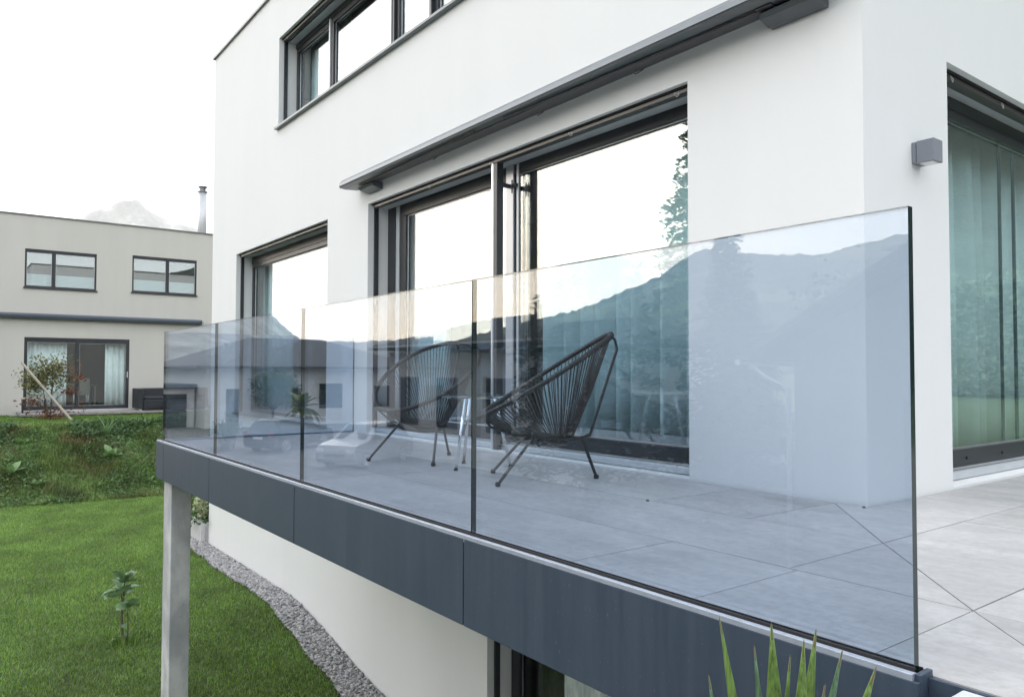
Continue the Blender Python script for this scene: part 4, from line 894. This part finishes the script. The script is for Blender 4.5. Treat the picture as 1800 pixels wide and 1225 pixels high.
cm = bx("chimney", M_conc, hC, -6.55, -5.95, -10.6, -10.0, 1.6, 2.6)
for a in (-6.5, -6.28, -6.06): bx("vent_pier", M_conc, cm, a, a+.07, -10.55, -10.05, 2.6, 2.8)
bx("cap", M_conc, cm, -6.68, -5.82, -10.72, -9.88, 2.8, 2.86)
simple_win(hC, 1, -9.2, -6, -4.6, -1.5, .2, 1); simple_win(hC, 1, -9.2, -2.8, -1.2, -1.5, .2, 1)

def conifer(label, x, y, z0, h, r, seed):
    t = thing("spruce_tree", label, "tree", (x, y, z0), 0, "conifers across the court"); rg = np.random.default_rng(seed)
    MB().tube([(0, 0, 0), (.03, 0, h*.5), (0, 0, h)], [h*.018, h*.011, .01], 8).build("trunk", M_bark, t, local=True)
    P = []; nw = int(h*4.5); mb = MB()
    for k in range(nw):
        zz = h*(.10+.88*k/nw); L = r*(1-(k/nw)**1.1)*rg.uniform(.75, 1.15)+.12
        for j in range(7):
            a = rg.uniform(0, 2*pi); e = Vector((cos(a)*L, sin(a)*L, -.22*L)); mb.tube([(0, 0, zz), (e.x*.5, e.y*.5, zz-.04*L), (e.x, e.y, zz+e.z)], [.02, .012, .004], 4)
            m = max(4, int(26*L)); tt = rg.uniform(.15, 1, m)
            q = np.stack([e.x*tt, e.y*tt, zz+e.z*tt**1.4], -1)+rg.normal(size=(m, 3))*np.array([.10, .10, .07])*(.5+L*.3); P.append(q)
    mb.build("branches", M_bark, t, local=True); V, F = leaf_cloud(np.concatenate(P), .26, .3, .45); raw("crown", V, F, M_conif, t)
conifer("tall dark spruce at the end of the tiled house", -15.3, -11.0, -3.0, 12.5, 2.6, 1); conifer("slender spruce behind the tall spruce", -14.2, -15.5, -3.0, 9.0, 2.0, 2); conifer("spruce between the tiled house and the gabled house", -11.6, -12.6, -3.0, 6.2, 1.9, 3)
def broadleaf(label, x, y, z0, h, r, seed, m=M_decid, n=5200):
    t = thing("broadleaf_tree", label, "tree", (x, y, z0), 0, "broadleaf trees across the court"); rg = np.random.default_rng(seed)
    MB().tube([(0, 0, 0), (.05, .02, h*.3), (0, .05, h*.7)], [h*.03, h*.022, .03], 8).build("trunk", M_bark, t, local=True)
    C = [(rg.normal()*r*.45, rg.normal()*r*.45, h*rg.uniform(.45, .92)) for _ in range(14)]
    mb = MB()
    for c in C: mb.tube([(0, 0, h*.3), (c[0]*.5, c[1]*.5, c[2]*.8), c], [.06, .04, .01], 5)
    mb.build("limbs", M_bark, t, local=True)
    P = np.concatenate([rg.normal(size=(n//14, 3))*r*.24*np.array([1, 1, .8])+np.array(c) for c in C]); V, F = leaf_cloud(P, .2, .6); raw("crown", V, F, m, t)
broadleaf("round green tree left of the gabled house", -10.6, -19, -3, 6.5, 2.4, 5); broadleaf("green tree behind the white garage", -63, -4, -3, 6.2, 2.4, 6); broadleaf("small tree at the corner of the white bungalow", -49, -14.2, -3, 3.6, 1.2, 8)
# potted palm
pp = thing("potted_palm", "fan palm in a large white pot beside the parked cars", "plant", (-38.6, -12.0, -3)); MB().lathe([(.42, 0), (.5, .1), (.6, .72), (.56, .74), (.52, .66)], 0, 0, 20).build("pot", M_plant, pp, local=True)
MB().tube([(0, 0, .65), (.03, 0, 1.7)], .11, 8).build("trunk", M_bark, pp, local=True); fl = leaf_mesh("palm_leaf", 1.25, .42, leaf_mat("palm_leaf_green", (.16, .21, .05), .3, 3), .55, .3)
for k in range(24): put_leaf(fl, pp, (.03, 0, 1.7), k*2.4, rr.uniform(-.5, 1.1), rr.uniform(.75, 1.1))
p2 = thing("potted_shrub", "shrub in a grey pot near the black car", "plant", (-36.3, -7.5, -3)); MB().lathe([(.3, 0), (.4, .55), (.36, .56)], 0, 0, 16).build("pot", M_conc, p2, local=True)
P = RNG.normal(size=(700, 3))*np.array([.3, .3, .22])+np.array([0, 0, .95]); V, F = leaf_cloud(P, .14, .5); raw("foliage", V, F, M_decid, p2)

def car(name, label, loc, head, paint, h=1.48, L=4.35, W=1.78):
    """parked estate car; local +x is the front"""
    t = thing(name, label, "car", loc, math.atan2(head[1], head[0]), "cars parked in the court")
    side = [(-L/2, .42), (-L/2+.02, .85), (-L/2+.28, .98), (-L/2+.55, h-.08), (-L/2+.95, h), (.35, h-.03), (1.05, 1.02), (1.95, .86), (L/2-.05, .66), (L/2, .38), (L/2-.12, .22), (-L/2+.12, .22)]
    mb = MB(); sec = []; n = len(side)
    for yy, ins, zs in ((-W/2, .12, .0), (-W/2+.03, .03, .0), (0, 0, .02), (W/2-.03, .03, .0), (W/2, .12, 0)):
        sec.append([(x*(1-ins*.25), (yy if z < 1.0 else yy*(1-.28*(z-1)/(h-1))), z+zs*(z > .5)) for x, z in side])
    V = [p for s in sec for p in s]; F = [tuple(range(n-1, -1, -1)), tuple(range(4*n, 5*n))]
    for s in range(4):
        for k in range(n): F.append((s*n+k, s*n+(k+1) % n, (s+1)*n+(k+1) % n, (s+1)*n+k))
    mb.add(V, F); body = mb.build("body", paint, t, local=True, smooth=False, bevel=.03)
    Mg = mat("car_glass", (.01, .012, .014), .04)
    for s in (-1, 1):
        yb, yt = s*(W/2+.004), s*(W/2*.80+.03)
        MB().add([(-L/2+.42, yb*.99, 1.02), (.85, yb*.99, 1.02), (.32, yt, h-.12), (-L/2+.72, yt, h-.12)], [(0, 1, 2, 3)]).build("side_window", Mg, t, local=True)
        w2 = .7
        MB().box(L/2-.2, L/2-.02, s*.52, s*.84, .6, .74).build("headlight", mat("head_lens", (.6, .62, .65), .08), t, local=True, bevel=.03)
        MB().box(-L/2-.012, -L/2+.1, s*.58, s*.86, .78, .94).build("tail_light", mat("tail_lens", (.25, .01, .012), .1), t, local=True, bevel=.02)
        for xx in (-L/2+.82, L/2-.85):
            w = MB(); w.tube([(xx, s*(W/2-.2), .31), (xx, s*(W/2+.012), .31)], .31, 24); wh = w.build("wheel", M_tyre, t, local=True)
            r = MB(); r.tube([(xx, s*(W/2), .31), (xx, s*(W/2+.02), .31)], .06, 10)
            for k in range(5): a = 2*pi*k/5; r.tube([(xx, s*(W/2+.016), .31), (xx+.2*cos(a), s*(W/2+.016), .31+.2*sin(a))], .022, 6)
            r.tube([(xx+.205*cos(a), s*(W/2+.014), .31+.205*sin(a)) for a in np.linspace(0, 2*pi, 24, endpoint=False)], .018, 6, closed=True); r.build("rim", M_chrome, wh, local=True)
    MB().add([(1.03, -.68, 1.045), (1.03, .68, 1.045), (.42, .56, h-.06), (.42, -.56, h-.06)], [(0, 1, 2, 3)]).build("windscreen", Mg, t, local=True)
    MB().add([(-L/2+.24, -.66, 1.0), (-L/2+.24, .66, 1.0), (-L/2+.49, .56, h-.12), (-L/2+.49, -.56, h-.12)], [(0, 3, 2, 1)]).build("rear_window", Mg, t, local=True)
    MB().box(-L/2-.01, -L/2+.02, -.26, .26, .62, .73).build("number_plate", mat("plate_white", (.7, .7, .7), .4), t, local=True); MB().box(L/2-.05, L/2+.01, -.45, .45, .45, .58).build("grille", M_seal, t, local=True)
    return t
M_carb = mat("black_car_paint", (.008, .008, .01), .25, 0, .2); M_cars = mat("silver_car_paint", (.42, .43, .45), .2, .5)
car("parked_car", "black estate car parked tail out in the court", (-34.9, -10.0, -3), (-.48, -.87), M_carb)
car("parked_car", "silver people carrier parked nose out nearest the glass", (-27.6, -10.3, -3), (.48, .87), M_cars, 1.62, 4.2)
# hedge on the far side of the upper lawn
hg = thing("hedge", "tall clipped green hedge behind the upper lawn", "hedge", (10, 23.5, -.06)); n = 36000
P = np.stack([RNG.uniform(-14, 34, n), RNG.uniform(-.5, .9, n), RNG.uniform(0, 3.5, n)], -1); P[:, 1] -= .35*np.sin(P[:, 0]*1.7)*np.sin(P[:, 2]*2.1); P[:, 2] *= 1+.06*np.sin(P[:, 0]*2.3)
V, F = leaf_cloud(P-np.array([10, 0, 0]), .22, .6); raw("foliage", V, F, M_hedge, hg); MB().box(-23.5, 23.5, .2, .8, 0, 3.2).build("branch_core", M_bsoil, hg, local=True)

# ------------------------------------------------------------------ air
hz = MB().box(-8500, 8500, -8500, 8500, -4.5, 1750).build("haze", None, local=True)
mh = bpy.data.materials.new("valley_haze"); mh.use_nodes = True; mh.node_tree.nodes.clear()
pv = mh.node_tree.nodes.new("ShaderNodeVolumePrincipled"); pv.inputs["Color"].default_value = (.98, .985, .99, 1); pv.inputs["Density"].default_value = .95e-4; pv.inputs["Anisotropy"].default_value = .2
mo = mh.node_tree.nodes.new("ShaderNodeOutputMaterial"); mh.node_tree.links.new(pv.outputs[0], mo.inputs["Volume"]); hz.data.materials.append(mh)
tag(hz, "thin pale haze filling the valley air", "haze", kind="stuff")
sc.cycles.volume_bounces = 1
